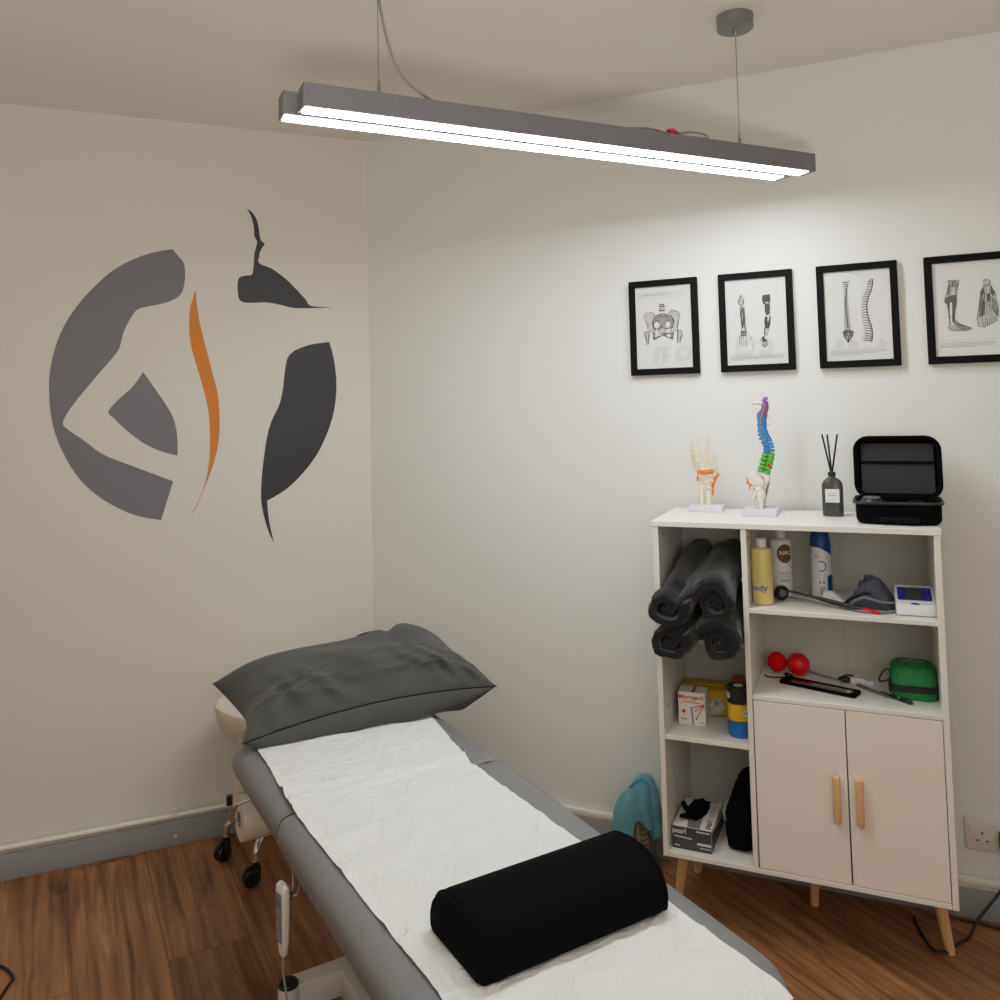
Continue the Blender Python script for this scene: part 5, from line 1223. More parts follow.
for nm, lab, x, y, r, z0 in (('massage_attachment', 'large black round attachment in the left of the open case', -.062, -.03, .031, .0362), ('massage_attachment', 'dark round attachment in the right of the open case', .045, -.02, .022, .0362), ('massage_attachment', 'small black pronged attachment in the middle of the open case', -.004, -.045, .008, .0362), ('massage_attachment', 'small black attachment in the right front corner of the case', .072, -.045, .010, .0362)):
    w_ = cc.matrix_basis @ Vector((x, y, 0)); hm = thing(nm, lab, 'massage attachment', (w_.x, w_.y, ZT + z0), -TH, None)
    bm = new(); lathe(bm, [(r * .3, 0), (r * .8, .001), (r, r * .35), (r * .97, r * .6), (r * .75, r * .85), (r * .3, r * .98)], 24); obj('head', bm, M['blackp'] if r > .009 else M['black'], hm)
    if r > .02:
        bm = new(); tube(bm, [Vector((math.cos(a) * r * .62, math.sin(a) * r * .62, r * .93)) for a in [2 * PI * i / 20 for i in range(21)]], .002, 6); lathe(bm, [(r * .22, r * .9), (r * .2, r * 1.04), (.001, r * 1.05)], 14); obj('ring', bm, M['alu'] if r > .03 else M['frame'], hm)
    elif r < .009:
        bm = new()
        for s in (-1, 1): ball(bm, (s * .008, 0, .014), .006, u=10, v=8); tube(bm, [(0, 0, .004), (s * .008, 0, .012)], .003, 8)
        obj('prong', bm, M['blackp'], hm)

# ================================================================== shelf with bottles (z .877)
Z1 = .877
def wrap(r, z0, a0=0.0, e=.0004, squash=1.0, lean=0.0):
    """maps flat lettering on to the front of an upright bottle of radius r"""
    def fn(x, y):
        a = a0 + x / r
        return Vector((math.sin(a) * (r + e), -math.cos(a) * (r + e) * squash, z0 + y))
    return fn
def wrap_patch(pts, r, z0, a0, e, squash=1.0, n=10):
    bm = new()
    xs = [p[0] for p in pts]
    q = [bm.verts.new((x, y, 0)) for x, y in pts]; bm.faces.new(q)
    bmesh.ops.triangulate(bm, faces=bm.faces[:])
    bmesh.ops.subdivide_edges(bm, edges=bm.edges[:], cuts=5, use_grid_fill=True); bmesh.ops.triangulate(bm, faces=bm.faces[:])
    e += .0007
    f = wrap(r, z0, a0, e, squash)
    for v in bm.verts: v.co = f(v.co.x, v.co.y)
    return bm
ob = cthing('massage_oil_bottle', 'clear bottle of golden oil with white cap at left of upper shelf', 'bottle', .2835, .072, Z1, math.radians(20))
bm = new(); lathe(bm, [(.020, .0005), (.026, .002), (.0275, .006), (.0275, .145), (.026, .150), (.016, .153), (.012, .155), (.012, .160)], 32, sy=.85); obj('bottle', bm, M['oil'], ob)
bm = new(); lathe(bm, [(.0125, .155), (.0135, .156), (.0135, .176), (.0125, .178)], 28); obj('cap', bm, M['whitep'], ob)
text('lettering', 'body', .024, M['txtb'], ob, wrap(.0275, .046, -.62, .0005, .85), bold=.0006)
bm = new(); random.seed(5)
f = wrap(.0275, 0, .0, .0005, .85)
for k in range(15):
    z = .135 - .0065 * k
    if k in (5, 10): continue
    stroke(bm, [(.006, z), (.006 + random.uniform(.008, .015), z)], .0016, lambda x, y, d: f(x, y), 0)
obj('small_print', bm, M['txt'], ob, smooth=False)
bm = wrap_patch([(-.016, .088), (-.011, .088), (-.013, .086)], .0275, 0, -.2, .0005, .85); obj('mark', bm, M['txtb'], ob)
lo = cthing('lotion_bottle', 'white lotion bottle with brown round emblem behind the oil bottle', 'bottle', .3225, .195, Z1, math.radians(24))
bm = new(); lathe(bm, [(.024, .0005), (.028, .002), (.029, .006), (.029, .152), (.026, .159), (.014, .163)], 32, sy=.8); obj('bottle', bm, M['whitep'], lo)
bm = new(); lathe(bm, [(.0125, .163), (.0135, .164), (.0135, .184), (.0125, .186)], 28); obj('cap', bm, M['whitep'], lo)
em = [(.0225 * math.cos(a), .0265 * math.sin(a)) for a in [2 * PI * i / 24 for i in range(24)]]
bm = wrap_patch([(x * (1 - .0 * y), y) for x, y in em], .029, .121, .12, .0004, .8); obj('emblem', bm, M['brown'], lo)
f = wrap(.029, .098, .12, .0005, .8); bm = new()
c = curve([(-.004, .006, 0), (.008, -.006, 0), (.022, -.016, 0), (.034, -.026, 0)], 5); stroke(bm, [(v.x, v.y) for v in c], .0014, lambda x, y, d: f(x, y), 0); obj('emblem_tail', bm, M['frame'], lo)
text('lettering', 'NAQI', .016, M['txtw'], lo, wrap(.029, .123, .26, .0016, .8), bold=.0003)
text('lettering', 'MASSAGE', .0085, M['txt'], lo, wrap(.029, .066, .12, .0006, .8)); text('lettering', 'LOTION', .0085, M['txt'], lo, wrap(.029, .056, .1, .0006, .8)); text('lettering', 'SPORT', .0095, M['txt'], lo, wrap(.029, .045, .1, .0006, .8), bold=.0003)
sp_ = cthing('spray_can', 'white spray can with navy blue slanted cap on upper shelf', 'spray can', .4275, .215, Z1, math.radians(28))
bm = new(); lathe(bm, [(.024, .0005), (.027, .002), (.0275, .005), (.0275, .135), (.0265, .140)], 36); obj('can', bm, M['whitep'], sp_)
bm = new(); n = 36; rings = []
for k, (r, z, sl) in enumerate(((.0279, .128, 1), (.0276, .150, .3), (.025, .168, .1), (.021, .182, 0), (.0175, .190, 0), (.0165, .192, 0))):
    rings.append([Vector((math.cos(2 * PI * j / n) * r, math.sin(2 * PI * j / n) * r, z - sl * (.016 * math.cos(2 * PI * j / n - .2)))) for j in range(n)])
loft(bm, rings); obj('cap', bm, M['navy'], sp_)
f = wrap(.0275, .088, -.45, .0005); bm = new()
c = [(.0135 * math.cos(a), .0135 * math.sin(a)) for a in [-1.9 + 3.9 * i / 20 for i in range(21)]]; stroke(bm, c, .0032, lambda x, y, d: f(x, y), 0); obj('ring_emblem', bm, M['tapeb'], sp_)
bm = wrap_patch([(-.013, -.03), (.012, -.03), (.012, .012), (.004, .018), (-.006, .019), (-.013, .014)], .0275, .045, .62, .0005); obj('blue_panel', bm, M['navy'], sp_)
bm = new(); f = wrap(.0275, 0, 0, .0006)
for z, x0, x1, w in ((.066, -.018, -.004, .0022), (.061, -.018, -.002, .0022), (.056, -.018, -.005, .002), (.030, -.014, -.004, .003), (.026, -.014, -.004, .003), (.022, -.014, -.004, .003), (.018, -.014, -.004, .003), (.014, -.014, -.004, .003)): stroke(bm, [(x0, z), (x1, z)], w, lambda x, y, d: f(x, y), 0)
obj('small_print', bm, M['lav'], sp_, smooth=False)
bm = wrap_patch([(.003 * math.cos(a) - .016, .004 * math.sin(a)) for a in [2 * PI * i / 12 for i in range(12)]], .0275, .044, 0, .0006); obj('icon', bm, M['lav'], sp_)
bm = wrap_patch([(.003 * math.cos(a) - .006, .004 * math.sin(a)) for a in [2 * PI * i / 12 for i in range(12)]], .0275, .044, 0, .0006); obj('icon', bm, M['lav'], sp_)
text('lettering', 'Air', .012, M['txtb'], sp_, wrap(.0275, .115, -.75, .0005))

tu = cthing('white_tube', 'short white plastic tube lying on the upper shelf before the spray can', 'tube', .460, .145, Z1, math.radians(-8))
bm = new(); secs = []
for x, h, w in ((-.026, .026, .026), (-.024, .030, .030), (-.002, .030, .030), (.002, .027, .032), (.022, .012, .034), (.032, .004, .034)): secs.append([Vector((x, y, z + h / 2 + .0008)) for y, z in rrect(w, h, min(w, h) * .48, 6)])
loft(bm, secs); obj('tube_body', bm, M['whitep'], tu)
bm = new(); box(bm, .012, .040, -.014, .014, .0006, .004, .001); obj('tube_end', bm, M['lav'], tu)

rh = cthing('reflex_hammer', 'long black reflex hammer with a wheel head and red tip', 'reflex hammer', .412, .098, Z1)
a = Vector((-.082, .018, .0335)); b = Vector((.072, -.036, .0140)); c = Vector((.122, -.052, .0085))
bm = new(); tube(bm, [a, a.lerp(b, .5), b], [.0030, .0035, .0042], 12); tube(bm, [a.lerp(b, .55), a.lerp(b, .7), b, c], [.0038, .0058, .006, .0058], 12); obj('shaft', bm, M['blackp'], rh)
bm = new(); tube(bm, [c, c + (c - b) * .55, c + (c - b) * .8], [.0056, .0052, .0035], 12); obj('red_tip', bm, M['red'], rh)
dd = (b - a).normalized(); mw = Matrix.Translation(a) @ Vector((.8, -.6, 0)).to_track_quat('Z', 'Y').to_matrix().to_4x4() @ Matrix.Translation((0, 0, -.004))
bm = new(); lathe(bm, [(.014, -.005), (.0235, -.0055), (.0245, -.003), (.0245, .003), (.0235, .0055), (.014, .005)], 36, sx=1.0, sy=.82, mx=Matrix.Translation((0, 0, -.0105)) @ mw)
w_ = obj('wheel', bm, M['blackp'], rh)
bm = new(); lathe(bm, [(.0135, .002), (.0135, .0062), (.004, .0066), (.0005, .007)], 30, sy=.82, mx=Matrix.Translation((0, 0, -.0105)) @ mw); obj('wheel_disc', bm, M['alu'], w_)

bc = cthing('pressure_cuff', 'crumpled dark slate blood pressure cuff on the upper shelf', 'blood pressure cuff', .557, .138, Z1, math.radians(-6))
bm = new(); rows = []; GU, GV = 44, 30
for j in range(GV + 1):
    v = j / GV; row = []
    for i in range(GU + 1):
        u = i / GU; x = -.062 + .125 * u; y = -.052 + .105 * v
        hgt = .062 * max(0, math.sin(PI * min(1, max(0, u * 1.02)))) ** .8 * (0.50 + .5 * math.sin(PI * v) ** .6) * (.85 + .25 * math.sin(u * 4.5 - .9))
        hgt += .014 * nz(u * 2, v * 2, 3, 2.4) + .010 * max(0, 1 - abs(nz(u * 3, v * 3 + u, 6, 1.5)) * 4) - .008 * max(0, 1 - abs(nz(u * 2 + v, v * 2, 9, 1.9)) * 5)
        hgt *= min(1, 6 * min(u, 1 - u)) * min(1, 7 * min(v, 1 - v)) ** .5
        row.append(bm.verts.new((x + .008 * nz(u, v, 1, 3), y + .3 * hgt * (v - .2), .0015 + max(0, hgt))))
    rows.append(row)
for a_, b_ in zip(rows, rows[1:]):
    for i in range(GU): bm.faces.new((a_[i], a_[i + 1], b_[i + 1], b_[i]))
o = obj('cuff_fabric', bm, M['cuff'], bc); sm = o.modifiers.new('s', 'SOLIDIFY'); sm.thickness = .0015; sm.offset = 1
for pts, w in (([(-.066, -.04, .006), (-.045, -.045, .026), (-.015, -.044, .040), (.004, -.045, .038)], .010), ([(-.05, -.05, .004), (-.01, -.056, .018), (.02, -.054, .020), (.036, -.052, .004)], .008)):
    bm = new(); tube(bm, curve(pts, 6), w, 10, flat=.35); obj('cuff_fold', bm, M['cuff'] if w < .009 else M['blackp'], bc)
bm = new(); tube(bm, curve([(-.048, -.062, .006), (-.036, -.064, .022), (-.012, -.066, .033), (.012, -.064, .028), (.036, -.055, .022), (.075, -.045, .022)], 6), .0032, 8)
tube(bm, curve([(-.075, -.066, .0045), (-.04, -.080, .0045), (-.005, -.088, .0045), (.035, -.085, .0045), (.07, -.062, .0045), (.078, -.045, .006)], 6), .0032, 8)
tube(bm, curve([(-.235, .0, .004), (-.17, -.02, .004), (-.11, -.046, .004), (-.07, -.058, .0045)], 6), .0020, 8)
tube(bm, curve([(-.06, -.066, .0045), (-.03, -.093, .0045), (0, -.100, .0045), (.03, -.095, .0045), (.06, -.07, .006)], 6), .0032, 8)
obj('air_tube', bm, M['tube'], bc)

mo = cthing('blood_pressure_monitor', 'white blood pressure monitor with blue panel at the right of the shelf', 'blood pressure monitor', .6570, .090, Z1, math.radians(1))
bm = new(); sec = [(-.045, .0008), (.050, .0008), (.054, .012), (.050, .055), (.045, .060), (.036, .059), (-.030, .034), (-.045, .028), (-.050, .018), (-.049, .003)]
secs = []
for x, s in ((-.0455, .90), (-.0445, .96), (-.040, 1), (.040, 1), (.0445, .96), (.0455, .90)): secs.append([Vector((x, y * s, .034 + (z - .034) * s)) for y, z in sec])
for q in secs:
    for v in q: v.z = max(v.z, .0008)
loft(bm, secs); obj('casing', bm, M['whitep'], mo)
ang = math.atan2(.059 - .034, .036 + .030); ca, sa = math.cos(ang), math.sin(ang)
def face(x, t, e=.0006): return Vector((x, -.030 + t * ca - e * sa, .034 + t * sa + e * ca))
def fpoly(bm, x0, x1, t0, t1, e=.0006): bm.faces.new([bm.verts.new(face(*q, e)) for q in ((x0, t0), (x1, t0), (x1, t1), (x0, t1))])
bm = new(); fpoly(bm, -.0395, .040, .004, .064, .0005); obj('blue_panel', bm, M['royal'], mo, smooth=False)
bm = new(); fpoly(bm, -.022, .018, .008, .060, .0010); obj('screen', bm, M['screen'], mo, smooth=False)
bm = new()
for t in (.014, .032, .050):
    for d_ in (0, .005): stroke(bm, [(.024 + d_ * .3, t + d_), (.034 - d_ * .3, t + d_)], .0009, lambda x, y, d: face(x, y, .001), 0)
for t in (.02, .03, .04): stroke(bm, [(-.035, t), (-.028, t)], .0012, lambda x, y, d: face(x, y, .001), 0)
obj('small_print', bm, M['lav'], mo, smooth=False)
def fr2(x, z, e=.0006):  # sloping lower front
    t = (z - .026) / .008; return Vector((x, -.047 + .017 * t - e, z + e))
bm = new(); ball(bm, (0.0, -.040, .0298), .012, (1, .42, .22), 16, 8); obj('start_button', bm, M['royal'], mo)
for x in (-.026, .026):
    bm = new(); ball(bm, (x, -.040, .0295), .009, (1, .35, .18), 14, 8); obj('side_button', bm, M['trimwhite'] if 0 else M['lilac'], mo)
text('lettering', 'OMRON', .007, M['txtb'], mo, lambda x, y: Vector((x, .041 - .0 - .004, .0672 + y * .0)) if 0 else face(x, .0665 + y * .35, .0008), bold=.0002)

# ================================================================== middle shelf (z .650)
Z2 = .650
for x, y, r, lab in ((.296, .232, .0275, 'red massage ball touching the divider, the smaller and more matt one'), (.356, .212, .0315, 'larger glossy red massage ball, right of the other ball')):
    o = new(); ball(o, (0, 0, 0), r, u=36, v=24); m_ = M['balls'] if r < .030 else M['red']
    bo_ = obj('massage_ball', o, m_); bo_.location = cab(x, y, Z2 + r + .0004); tag(bo_, lab, 'ball')
tl = cthing('massage_tool', 'polished steel massage tool in a long black open sleeve', 'massage tool', .415, .118, Z2, math.radians(-19))
bm = new(); secs = []
for z, s in ((.0006, 1.0), (.008, 1.0), (.009, .985), (.009, .83), (.004, .81)): secs.append([Vector((x, y, z)) for x, y in rrect(.205 * (1 if s > .9 else s + .12), .052 * s, .005, 3)])
loft(bm, secs); obj('sleeve', bm, M['black'], tl)
bm = new(); secs = []
for z, i_ in ((.0045, 0), (.0075, 0), (.0082, .001)): secs.append([Vector((x, y, z)) for x, y in rrect(.165 - 2 * i_, .036 - 2 * i_, .016, 6, .006, 0)])
loft(bm, secs); obj('blade', bm, M['gloss'], tl)
bm = new(); tube(bm, curve([(-.10, .015, .006), (-.125, .010, .003), (-.145, .0, .003), (-.16, .012, .003)], 5), .0016, 6); tube(bm, curve([(-.10, .02, .009), (-.108, .028, .012), (-.098, .03, .012), (-.085, .024, .010)], 5), .003, 8); obj('strap', bm, M['black'], tl)
bm = new(); ball(bm, (.078, -.004, .0088), .006, (1.2, .6, .3), 12, 8); obj('rivet', bm, M['chrome'], tl)

ot = cthing('pen_torch', 'grey and white pocket torch with black cable on the middle shelf', 'torch', .505, .185, Z2, math.radians(-12))
bm = new(); box(bm, -.012, .030, -.010, .012, .0006, .020, .004); box(bm, .024, .048, -.008, .012, .0008, .017, .005); obj('housing', bm, M['lilac'], ot)
bm = new(); ball(bm, (-.028, .001, .0085), .011, (1.8, .8, .75), 14, 10); tube(bm, curve([(-.035, .004, .014), (-.02, .006, .020), (-.004, .006, .019)], 4), .003, 8); obj('plug', bm, M['blackp'], ot)
bm = new(); tube(bm, curve([(-.05, .001, .006), (-.08, .01, .005), (-.11, .022, .005), (-.135, .035, .005)], 5), .003, 8); obj('lead', bm, M['tube'], ot)
pe = cthing('pen', 'silver pen lying on the middle shelf left of the black pen', 'pen', .5475, .128, Z2, math.radians(-44))
bm = new(); tube(bm, [(-.055, 0, .0050), (-.05, 0, .0050), (.04, 0, .0050), (.052, 0, .0047), (.060, 0, .0045)], [.003, .0042, .0042, .003, .0008], 12); obj('barrel', bm, M['steel'], pe)
bm = new(); tube(bm, [(-.05, 0, .0098), (-.015, 0, .0098)], .0012, 6); obj('clip', bm, M['chrome'], pe)
pe = cthing('pen', 'black pen lying in front of the green first aid case', 'pen', .606, .085, Z2, math.radians(-40))
bm = new(); tube(bm, [(-.05, 0, .0058), (-.045, 0, .0058), (.0, 0, .0058), (.005, 0, .0060), (.04, 0, .0060), (.044, 0, .0055)], [.003, .0045, .0045, .0055, .0055, .0035], 12); obj('barrel', bm, M['blackp'], pe)
bm = new(); tube(bm, [(-.065, 0, .0055), (-.05, 0, .0055)], [.0015, .003], 8); obj('tip', bm, M['alu'], pe)
bm = new(); tube(bm, [(.004, 0, .0062), (.009, 0, .0062)], .0059, 12); obj('ring', bm, M['alu'], pe)

fa = cthing('first_aid_case', 'green first aid case with black zip band and carabiner', 'first aid case', .6465, .150, Z2, math.radians(0))
bm = new(); secs = []
for z, w, d, r in ((.0006, .096, .104, .02), (.003, .104, .114, .024), (.012, .109, .120, .026), (.044, .110, .122, .026), (.066, .107, .116, .026), (.075, .100, .108, .026), (.0805, .088, .096, .024), (.082, .062, .074, .02)):
    secs.append([Vector((x, y, z)) for x, y in rrect(w, d, r, 7)])
loft(bm, secs); obj('case_shell', bm, M['kit'], fa)
bm = new(); secs = [[Vector((x, y, z)) for x, y in rrect(w, w + .011, .027, 7)] for z, w in ((.020, .1085), (.0205, .1120), (.0385, .1124), (.039, .1095))]; loft(bm, secs); obj('zip_band', bm, M['blackp'], fa)
def fl(x, y, d=0): return Vector((x, y, .1033 + .0)) if abs(x) < .03 and abs(y) < .035 else Vector((x, y, .1030))
text('lettering', 'FIRST AID', .013, M['kitprint'], fa, lambda x, y: Vector((x, .012 + y, .0834)), bold=.0005)
def slope(x, t):   # front upper slope of the shell
    return Vector((x, -.046 - t * .012, .1018 - t * .0055 + .0006))
bm = new(); F2 = lambda x, y, d: Vector((x, y, .0834))
for y, xs in ((-.004, (-.026, -.004, .002, .028)), (-.018, (-.03, -.02, -.006, .004, .012, .018, .024, .03)), (-.024, (-.012, .012)), (.024, (-.01, .01)), (.0275, (-.004, .004))):
    for a_, b_ in zip(xs[::2], xs[1::2]): stroke(bm, [(a_, y), (b_, y)], .002, F2, 0)
obj('printed_marks', bm, M['kitprint'], fa, smooth=False)
bm = new(); c = [Vector((-.062 + .0 * t, -.02, 0)) for t in (0,)]
cr = [(-.0545, -.028, .062), (-.060, -.030, .068), (-.068, -.033, .066), (-.080, -.037, .048), (-.082, -.038, .040), (-.076, -.036, .036), (-.062, -.031, .040), (-.0545, -.028, .048)]
cc_ = curve([Vector(v) for v in cr + [cr[0]]], 5); tube(bm, cc_, .0024, 8); obj('carabiner', bm, M['blackp'], fa)
bm = new(); tube(bm, curve([(-.057, -.030, .045), (-.058, -.036, .030), (-.057, -.04, .012)], 4), .0026, 8); obj('zip_pull', bm, M['blackp'], fa)

# ================================================================== towels in the tall left compartment
def towel(x, z, rx, rz, y0, lab, turns=2.6, ph=0.0, band=False, tail=None, rise=.05, xshift=0.0, seed=0, tilt=0.0):
    """rolled bath towel: spiral section swept towards the back of the shelf"""
    r_ = cthing('rolled_towel', lab, 'towel', x, 0, z, 0, 'rolled dark grey towels in the tall compartment')
    NS, NL = 170, 20; th = .0235
    def sp(k):
        a = ph + 2 * PI * turns * k; rr = .14 + .86 * k
        return a, rr
    bm = new(); secs = []
    for j in range(NL + 1):
        t = j / NL; y = y0 + (.295 - y0) * (t if j != 1 else .022)
        oz = rise * math.sin(t * PI * .5) ** 1.2; ox = xshift * t
        ring_o, ring_i = [], []
        for i in range(NS + 1):
            a, rr = sp(i / NS)
            wob = 1 + .16 * nz(math.cos(a), math.sin(a), t * 2.2 + seed, 1.7) + .03 * nz(a, t * 9, seed, 1.1)
            endf = .86 if j == 0 else .955 if j == 1 else 1
            w_o = rr * wob + .02 * nz(a, t * 2, seed, .8) + .05 * nz(a * 3, t * 14, seed + 3, 1.3)
            hx, hz = rx * w_o * endf, rz * w_o * endf
            yy = y + (.010 * nz(a * .5, seed, 0, .7) + .018 * (1 - rr)) * (1 if t < .2 else 0)
            px_, pz_ = math.cos(a) * hx, math.sin(a) * hz
            ring_o.append(Vector((px_ + ox, yy, pz_ + oz)))
            q = max(0.02, (rr - th / rx * .85)) / rr
            ring_i.append(Vector((px_ * q + ox, yy, pz_ * q + oz)))
        if tail:
            e = ring_o[-1]; e2 = ring_i[-1]
            for m in range(1, 9):
                s = m / 8; ring_o.append(Vector((e.x + tail[0] * s, e.y, e.z + tail[1] * s + tail[2] * math.sin(s * PI)))); ring_i.append(Vector((e2.x + tail[0] * s * .97, e2.y, e2.z + tail[1] * s * .9 + tail[2] * math.sin(s * PI) - .002)))
        sec = ring_o + ring_i[::-1]
        for v in sec:
            if tilt: v.x, v.z = v.x * math.cos(tilt) - v.z * math.sin(tilt), v.x * math.sin(tilt) + v.z * math.cos(tilt)
        fl = max(0, min(1, -y / .05)); fl = fl * fl * (3 - 2 * fl)
        for v in sec: v.x = v.x * (1 + .16 * fl) - .016 * fl * (1 if x < .1 else -.1); v.z = v.z * (1 + .10 * fl) - .008 * fl
        secs.append(sec)
    # ease the front edge so the roll end looks soft
    R = [[bm.verts.new(p) for p in s] for s in secs]; n = len(R[0]); half = n // 2
    for a_, b_ in zip(R, R[1:]):
        for q in range(n): bm.faces.new((a_[q], a_[(q + 1) % n], b_[(q + 1) % n], b_[q]))
    for ring, fl_ in ((R[0], 1), (R[-1], 0)):
        for q in range(half - 1):
            a_, b_, c_, d_ = ring[q], ring[q + 1], ring[n - 2 - q], ring[n - 1 - q]
            bm.faces.new((a_, b_, c_, d_) if fl_ else (d_, c_, b_, a_))
    o = obj('towel_roll', bm, M['towel'], r_)
    if band:
        bm = new(); secs2 = []
        for i in range(0, NS + 1):
            a, rr = sp(i / NS)
            if i / NS < 1 - .62 / turns: continue
            secs2.append(i)
        rows = []
        for t in band:
            row = []
            for i in secs2:
                a, rr = sp(i / NS); w_o = rr * (1 + .16 * nz(math.cos(a), math.sin(a), t * 2.2 + seed, 1.7) + .03 * nz(a, t * 9, seed, 1.1)) + .02 * nz(a, t * 2, seed, .8) + .015
                row.append(bm.verts.new((math.cos(a) * rx * w_o + xshift * t, y0 + (.295 - y0) * t, math.sin(a) * rz * w_o + rise * math.sin(t * PI * .5) ** 1.2)))
            rows.append(row)
        for a_, b_ in zip(rows[::2], rows[1::2]):
            for q in range(len(a_) - 1): bm.faces.new((a_[q], a_[q + 1], b_[q + 1], b_[q]))
        obj('border_band', bm, M['towel2'], r_)
    return r_
towel(.062, .797, .062, .056, -.072, 'dark grey rolled towel at the lower left of the towel pile', 1.7, 2.4, seed=2, rise=.03, xshift=.012)
towel(.176, .802, .061, .062, -.062, 'dark grey rolled towel at the lower right of the towel pile', 2.1, 2.0, seed=5, rise=.03)
towel(.060, .886, .064, .055, -.078, 'dark grey rolled towel at the upper left of the towel pile', 1.6, 2.9, seed=8, rise=.095, xshift=.026)
towel(.168, .900, .062, .062, -.060, 'dark grey rolled towel at the upper right with a loose edge hanging left', 1.8, -2.5, seed=11, rise=.055, xshift=.000, tail=(-.050, -.046, .008))

# ================================================================== left middle compartment (z .517)
Z3 = .517
nb = cthing('swab_carton', 'small white carton with red lettering in the left compartment', 'carton', .072, .125, Z3, math.radians(2))
bm = new(); box(bm, -.038, .038, -.030, .030, .0006, .092, .001, 1); obj('carton', bm, M['carton'], nb)
FB = lambda x, y: Vector((x, -.0304, y))
text('lettering', 'Microgard', .0165, M['txtr'], nb, lambda x, y: FB(x - .002, y + .078), bold=.0004)
F3 = lambda x, y, d: Vector((x, -.0304 - d, y))
bm = new(); stroke(bm, [(-.026, .066), (.024, .063)], .0036, F3, 0); obj('orange_stripe', bm, M['orangep'], nb, smooth=False)
bm = new()
for a_, b_ in (((.034, .060), (.004, .050)), ((.034, .059), (.008, .040)), ((.034, .057), (.012, .020))): stroke(bm, [a_, b_], .0026, F3, .0001)
poly(bm, [(.008, .018), (.014, .024), (.016, .017)], lambda x, y, d: F3(x, y, .0001)); poly(bm, [(-.030, .040), (-.022, .044), (-.018, .040), (-.018, .034), (-.024, .033)], lambda x, y, d: F3(x, y, .0001)); obj('red_arrow', bm, M['txtr'], nb, smooth=False)
bm = new(); stroke(bm, [(-.001, .050), (.003, .004)], .0055, F3, .0002); stroke(bm, [(-.030, .0175), (-.016, .016)], .004, F3, .0001); stroke(bm, [(.026, .010), (.030, .010)], .004, F3, .0001); obj('bar_mark', bm, M['lav'], nb, smooth=False)
bm = new(); box(bm, .000, .008, -.031, .031, .0921, .0926); obj('tape_strip', bm, M['alu'], nb)

sb = cthing('sharps_bin', 'yellow clinical sharps bin with white hazard diamond at the back', 'sharps bin', .112, .235, Z3)
bm = new(); secs = []
for z, w, d in ((.0006, .165, .080), (.004, .172, .088), (.010, .176, .09), (.056, .184, .098), (.057, .190, .104), (.068, .192, .106), (.072, .186, .10), (.076, .150, .080), (.077, .140, .070)): secs.append([Vector((x, y, z)) for x, y in rrect(w, d, .014, 5)])
loft(bm, secs); obj('bin', bm, M['sharps'], sb)
bm = new(); box(bm, -.045, .03, -.020, .016, .0772, .081, .002); obj('lid_flap', bm, M['sharps'], sb)
F4 = lambda x, y, d: Vector((x, -.0475 - y * .05 - d, y))
bm = new(); poly(bm, [(-.012, .004), (.014, .004), (.018, .012), (-.006, .018)], lambda x, y, d: F4(x, y, .0004)); poly(bm, [(.016 + .027 * a_, .030 + .027 * b_) for a_, b_ in ((0, -1), (1, 0), (0, 1), (-1, 0))], lambda x, y, d: F4(x, y, .0010)); obj('hazard_label', bm, M['diamond'], sb, smooth=False)
bm = new()
for k in range(3):
    a_ = PI / 2 + k * 2 * PI / 3; cx, cy = .016 + .0042 * math.cos(a_), .040 + .0042 * math.sin(a_)
    arc = [(cx + .0037 * math.cos(t), cy + .0037 * math.sin(t)) for t in [a_ + .7 + (2 * PI - 1.4) * i / 12 for i in range(13)]]; stroke(bm, arc, .0020, F4, .0014)
stroke(bm, [(.016, .015), (.016, .010)], .0025, F4, .0014); obj('hazard_symbol', bm, M['ink'], sb, smooth=False)
bm = new()
for x in (.0, .016, .028, .040): stroke(bm, [(x, .0525), (x + .005, .0525)], .0030, F4, .0008)
for z in (.047, .043): stroke(bm, [(.048, z), (.075, z)], .0012, F4, .0008)
obj('small_print', bm, M['txtw'], sb, smooth=False)
rc = cthing('orange_cap', 'dull orange round cap standing on the yellow bin', 'cap', .186, .235, Z3 + .0775)
bm = new(); lathe(bm, [(.018, .0005), (.020, .002), (.020, .026), (.017, .029), (.004, .030)], 24, sy=.9); obj('cap_body', bm, mat('dull_orange_plastic', (196, 92, 62), .5), rc)

def roll(x, y, z, h, m, lab, r=.0305, mark=None, top=False):
    t_ = cthing('tape_roll', lab, 'tape roll', x, y, z, math.radians(0))
    bm = new(); lathe(bm, [(.014, .0005), (r - .001, .0005), (r, .0012), (r, h - .0012), (r - .001, h - .0005), (.014, h - .0005)], 36, ring_=True); obj('tape', bm, m, t_)
    bm = new(); lathe(bm, [(.0115, .0004), (.0138, .0004), (.0138, h - .0002), (.0115, h - .0002)], 24, ring_=True); obj('core', bm, M['carton'], t_)
    if mark:
        pts = [(.010 * math.cos(a), .0095 * math.sin(a)) for a in [2 * PI * i / 16 for i in range(16)]]
        bm = wrap_patch(pts, r, h * .5, mark, .0002); obj('round_sticker', bm, M['whitep'], t_)
        f_ = wrap(r, h * .5, mark, .0013); bm = new(); stroke(bm, [(-.004, .0), (.004, .0)], .005, lambda x, y, d: f_(x, y), 0); obj('sticker_mark', bm, M['ink'], t_)
    return t_
roll(.2085, .072, Z3, .0445, M['tapeb'], 'blue tape roll, bottom of the three stacked rolls'); roll(.2075, .071, Z3 + .0447, .0445, M['tapey'], 'yellow tape roll, middle of the three stacked rolls', .031, .75); roll(.2075, .071, Z3 + .0894, .0445, M['tapek'], 'black tape roll, top of the three stacked rolls', .031, -.95)

